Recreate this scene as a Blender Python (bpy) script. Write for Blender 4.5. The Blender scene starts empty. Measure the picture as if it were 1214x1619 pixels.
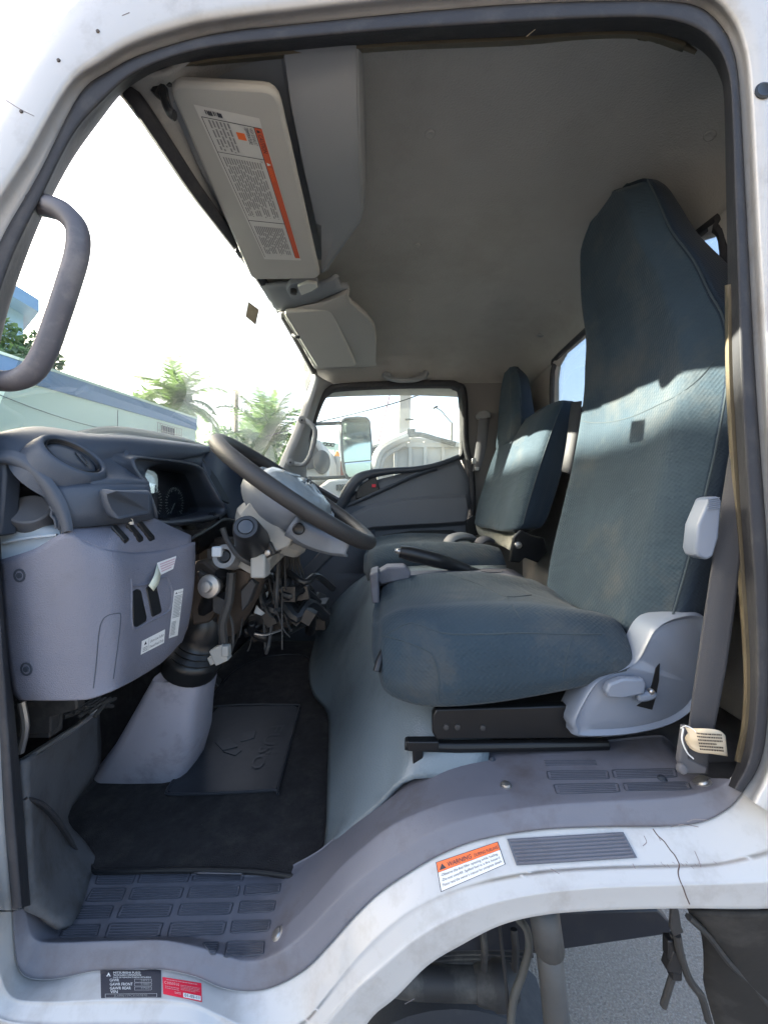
import bpy, bmesh, math, random
from mathutils import Vector, Matrix
from mathutils.bvhtree import BVHTree
from math import radians as R, sin, cos, pi
random.seed(7)
SC = bpy.context.scene
COL = SC.collection
# ------------------------------------------------------------------ camera, sky, sun, exposure
F, CX, CY, H = 610.0, 607.0, 803.0, 1.45
cam = bpy.data.cameras.new('camera'); camo = bpy.data.objects.new('camera', cam); COL.objects.link(camo)
camo.location = (0, 0, H); camo.rotation_euler = (R(90), 0, 0)
cam.sensor_fit = 'HORIZONTAL'; cam.sensor_width = 36; cam.lens = 36 * F / 1214
cam.shift_x = 0; cam.shift_y = -(809.5 - CY) / 1214
cam.clip_start = 0.02; cam.clip_end = 2000
SC.camera = camo
SUN = Vector((-1.013, 0.32, 0.437)).normalized()
SUN_EL = math.asin(SUN.z); SUN_AZ = math.atan2(SUN.x, SUN.y)
w = bpy.data.worlds.new('World'); SC.world = w; w.use_nodes = True
nt = w.node_tree; bg = nt.nodes['Background']
sky = nt.nodes.new('ShaderNodeTexSky'); sky.sky_type = 'NISHITA'; sky.sun_disc = False
sky.sun_elevation = SUN_EL; sky.sun_rotation = SUN_AZ; sky.dust_density = 7.0; sky.ozone_density = 1.2; sky.air_density = 1.0
nt.links.new(sky.outputs[0], bg.inputs[0]); bg.inputs[1].default_value = 0.095
sl = bpy.data.lights.new('sun', 'SUN'); sl.energy = 5.0; sl.angle = R(0.5); sl.color = (1, .90, .74)
so = bpy.data.objects.new('sun', sl); COL.objects.link(so)
so.rotation_euler = (-SUN).to_track_quat('-Z', 'Y').to_euler(); so.location = (-8, 3, 8)
SC.view_settings.view_transform = 'Standard'; SC.view_settings.look = 'None'
SC.view_settings.exposure = 3.4; SC.view_settings.gamma = 1
SC.render.engine = 'CYCLES'
SC.cycles.max_bounces = 10; SC.cycles.diffuse_bounces = 6; SC.cycles.transparent_max_bounces = 16
SC.cycles.use_denoising = True
SC.cycles.sample_clamp_indirect = 8

# ------------------------------------------------------------------ helpers
def V(*a): return Vector(a)
def P(px, py, Y): return V((px - CX) * Y / F, Y, H + (CY - py) * Y / F)
def PX(px, py, X): return P(px, py, X * F / (px - CX))
def PZ(px, py, z): return P(px, py, z * F / (CY - py))      # z measured from the eye level
def W(x, y, z): return V(x, y, z + H)                        # a point measured from the eye level
def tag(o, label=None, cat=None, group=None, kind=None):
    for k, v in (('label', label), ('category', cat), ('group', group), ('kind', kind)):
        if v: o[k] = v
    return o
def thing(name, loc, label, cat, group=None):
    o = bpy.data.objects.new(name, None); COL.objects.link(o); o.location = loc; o.empty_display_size = .1
    return tag(o, label, cat, group)
def root_loc(p):
    l = V(0, 0, 0)
    while p: l = l + p.location; p = p.parent
    return l
def cr(pts, k, closed=False):
    """Catmull-Rom, k samples per segment."""
    if k <= 1: return [p.copy() for p in pts]
    n = len(pts); out = []
    for i in range(n if closed else n - 1):
        p1, p2 = pts[i], pts[(i + 1) % n]
        p0 = pts[i - 1] if (i > 0 or closed) else p1 * 2 - p2
        p3 = pts[(i + 2) % n] if (i + 2 < n or closed) else p2 * 2 - p1
        for j in range(k):
            t = j / k
            out.append(.5 * ((2 * p1) + (p2 - p0) * t + (2 * p0 - 5 * p1 + 4 * p2 - p3) * t * t + (3 * p1 - p0 - 3 * p2 + p3) * t ** 3))
    if not closed: out.append(pts[-1].copy())
    return out
class MB:
    def __init__(s): s.bm = bmesh.new()
    def grid(s, rows, cu=False, cv=False, caps=False, mi=0):
        bm = s.bm; vs = [[bm.verts.new(p) for p in r] for r in rows]; nr = len(vs); nc = len(vs[0])
        for i in range(nr if cv else nr - 1):
            for j in range(nc if cu else nc - 1):
                a, b, c, d = vs[i][j], vs[i][(j + 1) % nc], vs[(i + 1) % nr][(j + 1) % nc], vs[(i + 1) % nr][j]
                f = bm.faces.new((a, b, c, d)); f.material_index = mi
        if caps:
            for r in (vs[0], list(reversed(vs[-1]))):
                f = bm.faces.new(r); f.material_index = mi
        return s
    def loft(s, rails, ku=4, kv=1, cu=False, cv=False, caps=False):
        rs = [cr(r, ku, cu) for r in rails]
        if kv > 1:
            cols = [cr([r[j] for r in rs], kv, cv) for j in range(len(rs[0]))]
            rs = [[c[i] for c in cols] for i in range(len(cols[0]))]
        return s.grid(rs, cu, cv, caps)
    def tube(s, pts, r, k=4, seg=10, closed=False, caps=True, flat=1.0, up=None, mi=0):
        pts = cr([Vector(p) for p in pts], k, closed); n = len(pts)
        rr = r if isinstance(r, (list, tuple)) else None
        rows = []; nrm = None
        for i, p in enumerate(pts):
            a = pts[(i + 1) % n] if (closed or i < n - 1) else p
            b = pts[i - 1] if (closed or i > 0) else p
            t = (a - b).normalized()
            if nrm is None:
                nrm = (up or (V(0, 0, 1) if abs(t.z) < .9 else V(1, 0, 0)))
            nrm = (nrm - t * nrm.dot(t)).normalized(); bn = t.cross(nrm)
            if rr:
                f = i / (n - 1) * (len(rr) - 1); q = min(int(f), len(rr) - 2); ra = rr[q] + (rr[q + 1] - rr[q]) * (f - q)
            else: ra = r
            rows.append([p + nrm * (cos(2 * pi * j / seg) * ra * flat) + bn * (sin(2 * pi * j / seg) * ra) for j in range(seg)])
        return s.grid(rows, True, closed, caps and not closed, mi)
    def box(s, c, size, rot=None, mi=0):
        c = Vector(c); m = rot.to_3x3() if rot else Matrix.Identity(3)
        vs = [s.bm.verts.new(c + m @ V(x * size[0] / 2, y * size[1] / 2, z * size[2] / 2)) for x in (-1, 1) for y in (-1, 1) for z in (-1, 1)]
        for q in ((0, 1, 3, 2), (4, 6, 7, 5), (0, 4, 5, 1), (2, 3, 7, 6), (0, 2, 6, 4), (1, 5, 7, 3)):
            f = s.bm.faces.new([vs[i] for i in q]); f.material_index = mi
        return s
    def prism(s, pts, ext, mi=0):
        """closed polygon extruded by the vector ext."""
        a = [s.bm.verts.new(p) for p in pts]; b = [s.bm.verts.new(Vector(p) + ext) for p in pts]; n = len(a)
        fs = [s.bm.faces.new(a), s.bm.faces.new(list(reversed(b)))]
        fs += [s.bm.faces.new((a[i], b[i], b[(i + 1) % n], a[(i + 1) % n])) for i in range(n)]
        for f in fs: f.material_index = mi
        return s
    def lathe(s, o, ax, prof, seg=24, caps=True, mi=0, up=None, sy=1.0):
        o = Vector(o); ax = Vector(ax).normalized()
        u = (up or (V(0, 0, 1) if abs(ax.z) < .9 else V(1, 0, 0))); u = (u - ax * u.dot(ax)).normalized(); v = ax.cross(u)
        rows = [[o + ax * t + u * (r * cos(2 * pi * j / seg)) + v * (r * sy * sin(2 * pi * j / seg)) for j in range(seg)] for t, r in prof]
        return s.grid(rows, True, False, caps, mi)
    def build(s, name, mats, parent=None, smooth=True, bev=0, bseg=2, thick=0, off=-1, sub=0, ang=40):
        bm = s.bm
        bmesh.ops.remove_doubles(bm, verts=bm.verts, dist=1e-6)
        bmesh.ops.recalc_face_normals(bm, faces=bm.faces)
        o0 = root_loc(parent)
        for v in bm.verts: v.co -= o0
        me = bpy.data.meshes.new(name); bm.to_mesh(me); bm.free()
        for m in (mats if isinstance(mats, (list, tuple)) else [mats]): me.materials.append(m)
        o = bpy.data.objects.new(name, me); COL.objects.link(o); o.parent = parent
        if thick:
            m = o.modifiers.new('solid', 'SOLIDIFY'); m.thickness = thick; m.offset = off
        if bev:
            m = o.modifiers.new('bevel', 'BEVEL'); m.width = bev; m.segments = bseg; m.limit_method = 'ANGLE'; m.angle_limit = R(35); m.harden_normals = False
        if sub:
            m = o.modifiers.new('sub', 'SUBSURF'); m.levels = sub; m.render_levels = sub
        if smooth:
            me.shade_smooth()
            if ang: me.set_sharp_from_angle(angle=R(ang))
        return o
def hitter(*objs):
    bpy.context.view_layer.update(); dg = bpy.context.evaluated_depsgraph_get()
    trees = [(BVHTree.FromObject(o, dg), o.matrix_world.translation.copy()) for o in objs]
    def hit(px, py):
        d = P(px, py, 1) - V(0, 0, H); best = None
        for t, tr in trees:
            l, n, i, dist = t.ray_cast(V(0, 0, H) - tr, d.normalized())
            if l is not None and (best is None or dist < best[2]): best = (l + tr, n if n.dot(d) < 0 else -n, dist)
        if best is None: return P(px, py, .7), V(0, -1, 0)
        return best[0], best[1]
    return hit
# ------------------------------------------------------------------ materials
def newmat(name):
    m = bpy.data.materials.new(name); m.use_nodes = True
    return m, m.node_tree, m.node_tree.nodes['Principled BSDF']
def mat(name, col, rough=.5, var=.12, vs=6., bump=0., bs=300., metal=0., spec=.5, dirt=None, ds=9., da=.5, coat=0., kind='noise', sheen=0., bdist=.001, emit=None, wr=0., wrs=9.):
    m, t, b = newmat(name); N = t.nodes.new; L = t.links.new
    b.inputs['Roughness'].default_value = rough; b.inputs['Metallic'].default_value = metal
    b.inputs['Specular IOR Level'].default_value = spec; b.inputs['Coat Weight'].default_value = coat
    b.inputs['Sheen Weight'].default_value = sheen
    tc = N('ShaderNodeTexCoord'); src = tc.outputs['Object']
    nz = N('ShaderNodeTexNoise'); nz.inputs['Scale'].default_value = vs; nz.inputs['Detail'].default_value = 6; nz.inputs['Roughness'].default_value = .6
    L(src, nz.inputs['Vector'])
    mx = N('ShaderNodeMix'); mx.data_type = 'RGBA'
    c = Vector(col)
    mx.inputs[6].default_value = (*(c * (1 - var)), 1); mx.inputs[7].default_value = (*(c * (1 + var)), 1)
    L(nz.outputs[0], mx.inputs[0]); out = mx.outputs[2]
    if dirt:
        n2 = N('ShaderNodeTexNoise'); n2.inputs['Scale'].default_value = ds; n2.inputs['Detail'].default_value = 9; n2.inputs['Roughness'].default_value = .68
        L(src, n2.inputs['Vector'])
        rp = N('ShaderNodeValToRGB'); rp.color_ramp.elements[0].position = .50; rp.color_ramp.elements[1].position = .72
        rp.color_ramp.elements[0].color = (0, 0, 0, 1); rp.color_ramp.elements[1].color = (da, da, da, 1)
        L(n2.outputs[0], rp.inputs[0])
        m2 = N('ShaderNodeMix'); m2.data_type = 'RGBA'; m2.inputs[7].default_value = (*dirt, 1)
        L(rp.outputs[0], m2.inputs[0]); L(out, m2.inputs[6]); out = m2.outputs[2]
    L(out, b.inputs['Base Color'])
    r2 = N('ShaderNodeMapRange'); r2.inputs[3].default_value = max(0, rough - .08); r2.inputs[4].default_value = min(1, rough + .1)
    L(nz.outputs[0], r2.inputs[0]); L(r2.outputs[0], b.inputs['Roughness'])
    if bump:
        bp = N('ShaderNodeBump'); bp.inputs['Strength'].default_value = bump; bp.inputs['Distance'].default_value = bdist
        if kind == 'dots':
            v = N('ShaderNodeTexVoronoi'); v.inputs['Scale'].default_value = bs; v.inputs['Randomness'].default_value = .0
            mp = N('ShaderNodeMapping'); mp.inputs['Rotation'].default_value = (R(45), R(35), R(45)); L(src, mp.inputs[0]); L(mp.outputs[0], v.inputs['Vector'])
            L(v.outputs['Distance'], bp.inputs['Height'])
        elif kind == 'pebble':
            v = N('ShaderNodeTexVoronoi'); v.inputs['Scale'].default_value = bs; L(src, v.inputs['Vector']); L(v.outputs['Distance'], bp.inputs['Height'])
        else:
            n3 = N('ShaderNodeTexNoise'); n3.inputs['Scale'].default_value = bs; n3.inputs['Detail'].default_value = 4
            L(src, n3.inputs['Vector']); L(n3.outputs[0], bp.inputs['Height'])
        L(bp.outputs[0], b.inputs['Normal'])
        if wr:
            mp2 = N('ShaderNodeMapping'); mp2.inputs['Scale'].default_value = (1, .55, 1.6); L(src, mp2.inputs[0])
            n4 = N('ShaderNodeTexNoise'); n4.inputs['Scale'].default_value = wrs; n4.inputs['Detail'].default_value = 3; n4.inputs['Distortion'].default_value = 1.2; L(mp2.outputs[0], n4.inputs['Vector'])
            b2 = N('ShaderNodeBump'); b2.inputs['Strength'].default_value = wr; b2.inputs['Distance'].default_value = .02
            L(n4.outputs[0], b2.inputs['Height']); L(b2.outputs[0], bp.inputs['Normal'])
    if emit: b.inputs['Emission Color'].default_value = (*emit[:3], 1); b.inputs['Emission Strength'].default_value = emit[3]
    return m
def glass(name, tint=(.9, .97, .95), gl=.06, haze=0.0, rough=.02):
    m, t, b = newmat(name); N = t.nodes.new; L = t.links.new; t.nodes.remove(b)
    tr = N('ShaderNodeBsdfTransparent'); tr.inputs[0].default_value = (*tint, 1)
    g = N('ShaderNodeBsdfGlossy'); g.inputs['Roughness'].default_value = rough
    fr = N('ShaderNodeFresnel'); fr.inputs[0].default_value = 1.3
    mu = N('ShaderNodeMath'); mu.operation = 'MULTIPLY'; mu.inputs[1].default_value = gl / .017
    mu.use_clamp = True
    mi = N('ShaderNodeMixShader'); L(fr.outputs[0], mu.inputs[0])
    mu2 = N('ShaderNodeMath'); mu2.operation = 'MINIMUM'; mu2.inputs[1].default_value = .5; L(mu.outputs[0], mu2.inputs[0])
    L(mu2.outputs[0], mi.inputs[0]); L(tr.outputs[0], mi.inputs[1]); L(g.outputs[0], mi.inputs[2]); out = mi
    if haze:
        tl = N('ShaderNodeBsdfTranslucent'); tl.inputs[0].default_value = (.85, .95, .93, 1)
        tc = N('ShaderNodeTexCoord'); nz = N('ShaderNodeTexNoise'); nz.inputs['Scale'].default_value = 5; nz.inputs['Detail'].default_value = 8
        L(tc.outputs['Object'], nz.inputs['Vector'])
        mr = N('ShaderNodeMapRange'); mr.inputs[1].default_value = .3; mr.inputs[2].default_value = .75; mr.inputs[3].default_value = haze * .95; mr.inputs[4].default_value = haze * 1.1
        L(nz.outputs[0], mr.inputs[0])
        m2 = N('ShaderNodeMixShader'); L(mr.outputs[0], m2.inputs[0]); L(mi.outputs[0], m2.inputs[1]); L(tl.outputs[0], m2.inputs[2]); out = m2
    L(out.outputs[0], t.nodes['Material Output'].inputs['Surface'])
    return m
M = {}
M['white'] = mat('white_paint', (.45, .45, .445), .32, .05, 3, dirt=(.27, .235, .21), ds=16, da=.5, coat=.3, bump=.04, bs=12, bdist=.004)
M['trim'] = mat('sill_plastic', (0.1309, 0.1346, 0.1608), .5, .14, 7, .25, 500, dirt=(.075, .062, .06), ds=7, da=.85)
M['lower'] = mat('lower_dash_plastic', (0.1452, 0.1496, 0.1866), .5, .08, 5, .6, 500, kind='pebble', dirt=(.11, .105, .115), ds=17, da=.35)
M['dark'] = mat('upper_dash_plastic', (0.0414, 0.0529, 0.0736), .52, .15, 5, .3, 700, kind='pebble')
M['dark2'] = mat('smooth_dark_plastic', (0.0352, 0.0432, 0.0576), .4, .12, 6)
M['head'] = mat('headliner_fabric', (0.32, 0.318, 0.305), .95, .14, 5, .8, 260, spec=.1, dirt=(.18, .17, .155), ds=3, da=.35, bdist=.002)
M['visor'] = mat('visor_vinyl', (0.408, 0.408, 0.3825), .7, .06, 8, .3, 500, spec=.3)
M['console'] = mat('console_plastic', (0.2025, 0.2175, 0.2325), .6, .06, 6, .3, 500)
M['fabric'] = mat('seat_fabric', (.028, .045, .061), .9, .3, 6, .9, 150, kind='dots', sheen=.08, spec=.15, dirt=(.088, .085, .076), ds=3.2, da=.7, bdist=.0014, wr=.35, wrs=8)
M['fabric_shade'] = mat('seat_shade_fabric', (0.0153, 0.0255, 0.0408), .9, .25, 7, .8, 190, kind='dots', sheen=.08, spec=.15, bdist=.0012)  # seat cloth darkened towards navy, shade of the seat sides put into the colour
M['seam'] = mat('seam_thread', (0.032, 0.047, 0.058), .9)
M['rubber'] = mat('rubber_seal', (0.0214, 0.0224, 0.0279), .7, .3, 20, .6, 110, dirt=(.10, .095, .09), ds=14, da=.35)
M['black'] = mat('black_plastic', (.010, .011, .013), .38, .2, 10)
M['blackm'] = mat('black_metal', (.012, .013, .015), .35, .2, 12, metal=.4)
M['carpet'] = mat('carpet', (0.046, 0.044, 0.045), 1.0, .5, 40, 1.0, 520, spec=.05, dirt=(.11, .10, .09), ds=16, da=.4, bdist=.006)
M['heel'] = mat('heel_pad_rubber', (.026, .029, .036), .4, .3, 8, .2, 60, dirt=(.06, .06, .06), ds=10, da=.4)
M['vinyl'] = mat('floor_vinyl', (0.1463, 0.178, 0.1971), .33, .16, 4, .4, 300, kind='pebble', dirt=(.05, .06, .075), ds=3.5, da=.8)
M['kick'] = mat('kick_panel', (0.0891, 0.0918, 0.0999), .7, .3, 14, .6, 140, dirt=(.045, .043, .04), ds=13, da=.85)
M['cover'] = mat('seat_side_plastic', (0.1509, 0.1798, 0.2321), .35, .06, 6, dirt=(.16, .17, .19), ds=7, da=.35)
M['wheel'] = mat('wheel_rubber', (0.0275, 0.0269, 0.0275), .55, .15, 8, .3, 500, kind='pebble')
M['shroud'] = mat('wheel_back_shroud', (.15, .17, .20), .5, .1, 9)
M['wrap'] = mat('plastic_wrap', (0.187, 0.2125, 0.221), .22, .2, 14, .8, 22, spec=.6, bdist=.01)
M['grey'] = mat('grey_plastic', (0.2, 0.208, 0.216), .5, .1, 9)
M['handle'] = mat('handle_plastic', (0.108, 0.1035, 0.117), .5, .3, 12, .2, 300, dirt=(.3, .27, .25), ds=14, da=.5)
M['steel'] = mat('steel', (.42, .41, .40), .35, .2, 15, metal=.9)
M['rust'] = mat('brown_bracket', (.07, .055, .045), .6, .3, 20, metal=.3)
M['dirtm'] = mat('dusty_metal', (0.033, 0.033, 0.0348), .6, .3, 9, metal=.2, dirt=(.2, .19, .17), ds=7, da=.5)
M['wplast'] = mat('white_plastic', (0.27, 0.27, 0.255), .45, .08, 20)
M['tank'] = mat('milky_tank', (.55, .60, .64), .35, .1, 8)
M['belt'] = mat('belt_webbing', (0.0428, 0.044, 0.05), .75, .15, 14, .6, 600)
M['beltdark'] = mat('grey_webbing', (.10, .10, .11), .8, .1, 20)  # second webbing grey for buckle, anchor and far strap
M['paper'] = mat('paper_tag', (.55, .46, .33), .8, .1, 20)
M['lab'] = mat('label_white', (.72, .72, .70), .4, .04, 10)
M['labg'] = mat('label_grey', (.56, .56, .53), .3, .04, 10, bump=.3, bs=18, bdist=.006)
M['ink'] = mat('label_ink', (.03, .03, .04), .5)
M['inkg'] = mat('label_faint_ink', (.22, .22, .22), .5)
M['orange'] = mat('label_orange', (.80, .15, .03), .4)
M['orange2'] = mat('label_dull_orange', (.55, .10, .04), .4)
M['red'] = mat('label_red', (.66, .02, .05), .4)
M['asphalt'] = mat('asphalt', (0.2422, 0.2109, 0.1805), .9, .55, 130, 1.0, 160, dirt=(.42, .40, .37), ds=170, da=.9, bdist=.01)
M['bluew'] = mat('blue_paint', (0.13, 0.24, 0.38), .6, .15, 2)
M['bwhite'] = mat('painted_block_wall', (0.6, 0.74, 0.6), .8, .06, .7, .2, 12, dirt=(.42, .43, .40), ds=.6, da=.5)
M['bblue'] = mat('blue_block_wall', (.20, .33, .44), .8, .2, .8)
M['bark'] = mat('bark', (.16, .12, .08), .9, .3, 6)
M['leaf'] = mat('leaf_green', (0.07, 0.11, 0.055), .6, .4, 1.5)
M['leaf2'] = mat('palm_leaf', (0.085, 0.13, 0.055), .5, .4, 1.2)
M['dleaf'] = mat('dark_leaf', (.08, .13, .075), .6, .5, 1.5)
for k_ in ('leaf','leaf2','dleaf'):
    t_ = M[k_].node_tree; b_ = t_.nodes['Principled BSDF']; tl_ = t_.nodes.new('ShaderNodeBsdfTranslucent'); ms_ = t_.nodes.new('ShaderNodeMixShader'); ms_.inputs[0].default_value = .45
    src_ = b_.inputs['Base Color'].links[0].from_socket; g_ = t_.nodes.new('ShaderNodeMix'); g_.data_type = 'RGBA'; g_.blend_type = 'MULTIPLY'; g_.inputs[0].default_value = 1; g_.inputs[7].default_value = (1.9, 2.1, 1.3, 1)
    t_.links.new(src_, g_.inputs[6]); t_.links.new(g_.outputs[2], tl_.inputs[0]); t_.links.new(b_.outputs[0], ms_.inputs[1]); t_.links.new(tl_.outputs[0], ms_.inputs[2]); t_.links.new(ms_.outputs[0], t_.nodes['Material Output'].inputs[0])
M['wood'] = mat('pole_wood', (.33, .27, .19), .9, .2, 3)
M['conc'] = mat('concrete', (.42, .39, .34), .8, .2, 3)
M['wire'] = mat('cable', (.03, .03, .03), .6)
M['fleet'] = mat('truck_white', (0.34, 0.33, 0.3), .5, .1, 2, dirt=(.35, .28, .2), ds=2, da=.6)
M['fleetd'] = mat('truck_dark', (0.033, 0.033, 0.033), .6, .2, 2)
M['box'] = mat('container_red', (0.3, 0.09, 0.06), .7, .2, 2)
M['mirror'] = mat('mirror_glass', (.75, .82, .80), .03, .02, 3, metal=1.0)
M['amber'] = mat('amber_lens', (.8, .3, .03), .3)
M['lens'] = mat('clear_lens', (.55, .55, .50), .2, .1, 20, .4, 60)
M['dial'] = mat('dial_face', (0.0216, 0.0234, 0.0288), .3)
M['mark'] = mat('dial_marks', (.85, .85, .8), .5)
M['fuzz'] = mat('rear_felt', (.28, .28, .25), 1, .25, 30, .8, 200, spec=.05)
M['glass_w'] = glass('windshield_glass', (.92, .975, .96), .025, .035)
M['glass_s'] = glass('side_glass', (.93, .97, .96), .03, .03)
M['glass_r'] = glass('rear_glass', (.92, .96, .98), .03)
M['glass_c'] = glass('cluster_lens', (.75, .78, .8), .05)

# ================================================================== ground
g = MB(); n = 24
g.grid([[V(-150 + 400 * i / n - 50, -60 + 400 * j / n, 0) for i in range(n + 1)] for j in range(n + 1)])
tag(g.build('ground', M['asphalt'], None, smooth=False), kind='structure')
# ================================================================== the cab
cab = thing('truck_cab', (0, .9, .75), 'white truck cab seen through its open driver doorway, with grey lining and scuffed sill', 'truck')
def Yo(py): return .575 + (1450 - py) / 1450 * .055
seal_pairs = [((20,1440),(48,1432)),((8,1300),(38,1300)),((0,1150),(25,1150)),((-8,1000),(11,1000)),((-20,850),(0,850)),((-35,700),(-12,720)),((-42,600),(-10,600)),
 ((-30,480),(10,500)),((0,385),(38,420)),((65,268),(65,345)),((130,150),(107,265)),((175,112),(150,200)),((225,86),(195,145)),((310,60),(245,114)),((375,48),(310,96)),((450,40),(400,85)),
 ((607,24),(607,68)),((720,14),(720,62)),((830,6),(827,57)),((950,2),(930,50)),((1050,2),(1020,50)),((1105,12),(1085,66)),((1140,42),(1119,88)),((1160,85),(1138,120)),
 ((1169,150),(1145,160)),((1177,300),(1148,300)),((1185,450),(1151,450)),((1193,600),(1153,600)),((1204,760),(1161,750)),((1211,860),(1171,900)),((1214,950),(1178,1000)),
 ((1215,1050),(1181,1080)),((1211,1150),(1177,1150)),((1199,1210),(1166,1205)),((1173,1254),(1150,1242))]
# left inner-edge points above replaced with a clean curve
fix = {8:((0,385),(36,420)), 9:((62,275),(68,340)), 10:((125,152),(112,255)), 11:((175,112),(158,190)), 12:((225,86),(197,143))}
for k, v in fix.items(): seal_pairs[k] = v
def rail(pairs, t, dy):
    return [P(a[0] + (b[0] - a[0]) * t, a[1] + (b[1] - a[1]) * t, Yo(a[1]) + dy) for a, b in pairs]
sm = MB()
sm.loft([rail(seal_pairs, -.06, .02), rail(seal_pairs, 0, .004), rail(seal_pairs, .12, -.005), rail(seal_pairs, .5, -.005), rail(seal_pairs, .60, .004), rail(seal_pairs, .8, .022), rail(seal_pairs, 1.0, .045), rail(seal_pairs, .95, .075), rail(seal_pairs, .55, .09)], 6, 3)
door_seal = sm.build('door_seal', M['rubber'], cab, ang=0)
# pinch weld trim inside the seal, golden sunlight painted into its tan colour
def strip(pa, t0, t1, y0, y1, m, name, k=6):
    a = MB(); a.loft([rail(pa, t0, y0), rail(pa, (t0 + t1) / 2, min(y0, y1) - .004), rail(pa, t1, y1)], k, 2)
    return a.build(name, m, cab, thick=.003)
M['pinch'] = mat('pinch_trim', (.11, .092, .06), .6, .25, 40, .5, 90)
strip(seal_pairs[26:34], .86, 1.06, .034, .060, M['pinch'], 'pinch_trim')
strip(seal_pairs[13:22], .92, 1.22, .05, .085, M['pinch'], 'header_trim')
# ---- white body frame round the doorway
crease = [(2,1440),(-22,1300),(-32,1150),(-40,1000),(-55,850),(-70,700),(-78,600),(-64,465),(-28,362),(40,255),(108,138),(160,98),(213,68),(300,40),(370,28),(448,18),(607,0),(720,-10),(830,-18),(950,-22),(1055,-22),(1118,-8),(1156,28),(1176,76),(1185,146),(1193,300),(1201,450),(1209,600),(1220,760),(1228,860),(1231,950),(1232,1050),(1228,1150),(1214,1218),(1190,1268)]
outer = [(-60,1440),(-100,1300),(-110,1150),(-118,1000),(-130,850),(-140,700),(-140,600),(-120,420),(-85,300),(-2,168),(58,76),(88,34),(116,0),(185,-62),(255,-85),(340,-105),(607,-125),(720,-130),(830,-135),(950,-140),(1100,-150),(1220,-140),(1290,-80),(1310,20),(1320,146),(1330,300),(1340,450),(1350,600),(1360,760),(1370,860),(1375,950),(1375,1050),(1370,1150),(1340,1260),(1290,1330)]
so_ = [a for a, b in seal_pairs]
def mixr(A, B, t, dy): return [P(a[0] + (b[0] - a[0]) * t, a[1] + (b[1] - a[1]) * t, Yo(a[1]) + dy) for a, b in zip(A, B)]
fb = MB()
fb.loft([mixr(so_, crease, -.5, .03), mixr(so_, crease, 0, .012), mixr(so_, crease, .55, .004), mixr(so_, crease, .9, -.006), mixr(crease, outer, .06, -.016), mixr(crease, outer, .35, -.018), mixr(crease, outer, .7, -.017), mixr(crease, outer, .93, -.013), mixr(crease, outer, 1.0, .0), mixr(crease, outer, 1.02, .10), mixr(crease, outer, .9, .20)], 5, 2)
body_frame = fb.build('body_frame', M['white'], cab, ang=0)
# ---- sill: grey trim and white lower body, as lofts along the sill
R0 = [(20,1442),(23,1490),(29,1530),(48,1547),(90,1548),(150,1536),(210,1534),(260,1534),(310,1545),(350,1562),(390,1568),(430,1562),(480,1535),(520,1495),(560,1450),(600,1412),(650,1378),(700,1350),(760,1328),(850,1313),(950,1308),(1050,1307),(1110,1300),(1152,1278),(1178,1250)]
R1 = [(40,1436),(46,1470),(55,1485),(72,1490),(110,1490),(160,1488),(210,1487),(260,1487),(312,1497),(345,1508),(390,1520),(430,1512),(475,1482),(512,1445),(548,1408),(585,1378),(625,1353),(680,1318),(745,1294),(850,1275),(950,1268),(1050,1263),(1100,1256),(1135,1245),(1154,1232)]
R2 = [(58,1430),(75,1460),(95,1475),(120,1481),(150,1482),(190,1482),(230,1481),(275,1481),(320,1485),(350,1491),(395,1494),(430,1482),(468,1450),(503,1412),(540,1370),(580,1335),(620,1305),(675,1280),(740,1262),(850,1252),(950,1246),(1040,1243),(1080,1240),(1098,1236),(1112,1230)]
R3 = [(128,1372),(134,1373),(140,1374),(150,1375),(165,1376),(190,1377),(230,1378),(290,1380),(330,1382),(370,1384),(410,1384),(440,1380),(470,1365),(505,1345),(535,1320),(565,1292),(600,1262),(650,1222),(720,1192),(850,1178),(950,1172),(1030,1164),(1050,1166),(1068,1185),(1082,1206)]
def rl(pts, Y): return [P(x, y, Y) for x, y in pts]
def lerpr(a, b, t): return [p + (q - p) * t for p, q in zip(a, b)]
r0, r1, r2, r3 = rl(R0, .605), rl(R1, .622), rl(R2, .653), rl(R3, .78)
tm = MB()
r3b = [p + V(0, .02, -.03) for p in r3]
tm.loft([[p + V(0, .01, 0) for p in rl(R0, .607)], r0, lerpr(r0, r1, .45), lerpr(r0, r1, .9), lerpr(r1, r2, .12), lerpr(r1, r2, .9), lerpr(r2, r3, .06), lerpr(r2, r3, .5), lerpr(r2, r3, .95), r3, r3b], 5, 3)
trim = tm.build('sill_trim', M['trim'], cab, ang=0)
Wb = [(-8,1442),(-6,1490),(0,1540),(20,1578),(75,1585),(150,1583),(210,1582),(260,1582),(305,1588),(345,1605),(390,1625),(430,1632),(480,1615),(520,1570),(560,1520),(600,1478),(640,1445),(690,1418),(760,1394),(850,1378),(950,1371),(1060,1368),(1140,1364),(1220,1340),(1260,1300)]
Wc = [(-30,1442),(-30,1500),(-28,1570),(0,1612),(75,1622),(150,1622),(210,1622),(260,1622),(310,1628),(345,1650),(390,1690),(430,1690),(480,1660),(520,1615),(565,1565),(607,1528),(655,1488),(710,1455),(775,1430),(850,1414),(950,1404),(1060,1400),(1140,1398),(1230,1395),(1300,1395)]
Wd = [(-60,1442),(-60,1520),(-60,1640),(0,1680),(75,1690),(150,1700),(210,1700),(260,1700),(330,1720),(380,1740),(440,1760),(490,1740),(530,1700),(560,1650),(590,1607),(625,1578),(675,1528),(725,1497),(790,1464),(860,1447),(950,1440),(1060,1437),(1140,1437),(1230,1437),(1320,1437)]
w0, wb, wc, wd = rl(R0, .609), rl(Wb, .578), rl(Wc, .562), rl(Wd, .565)
wm = MB()
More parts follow.
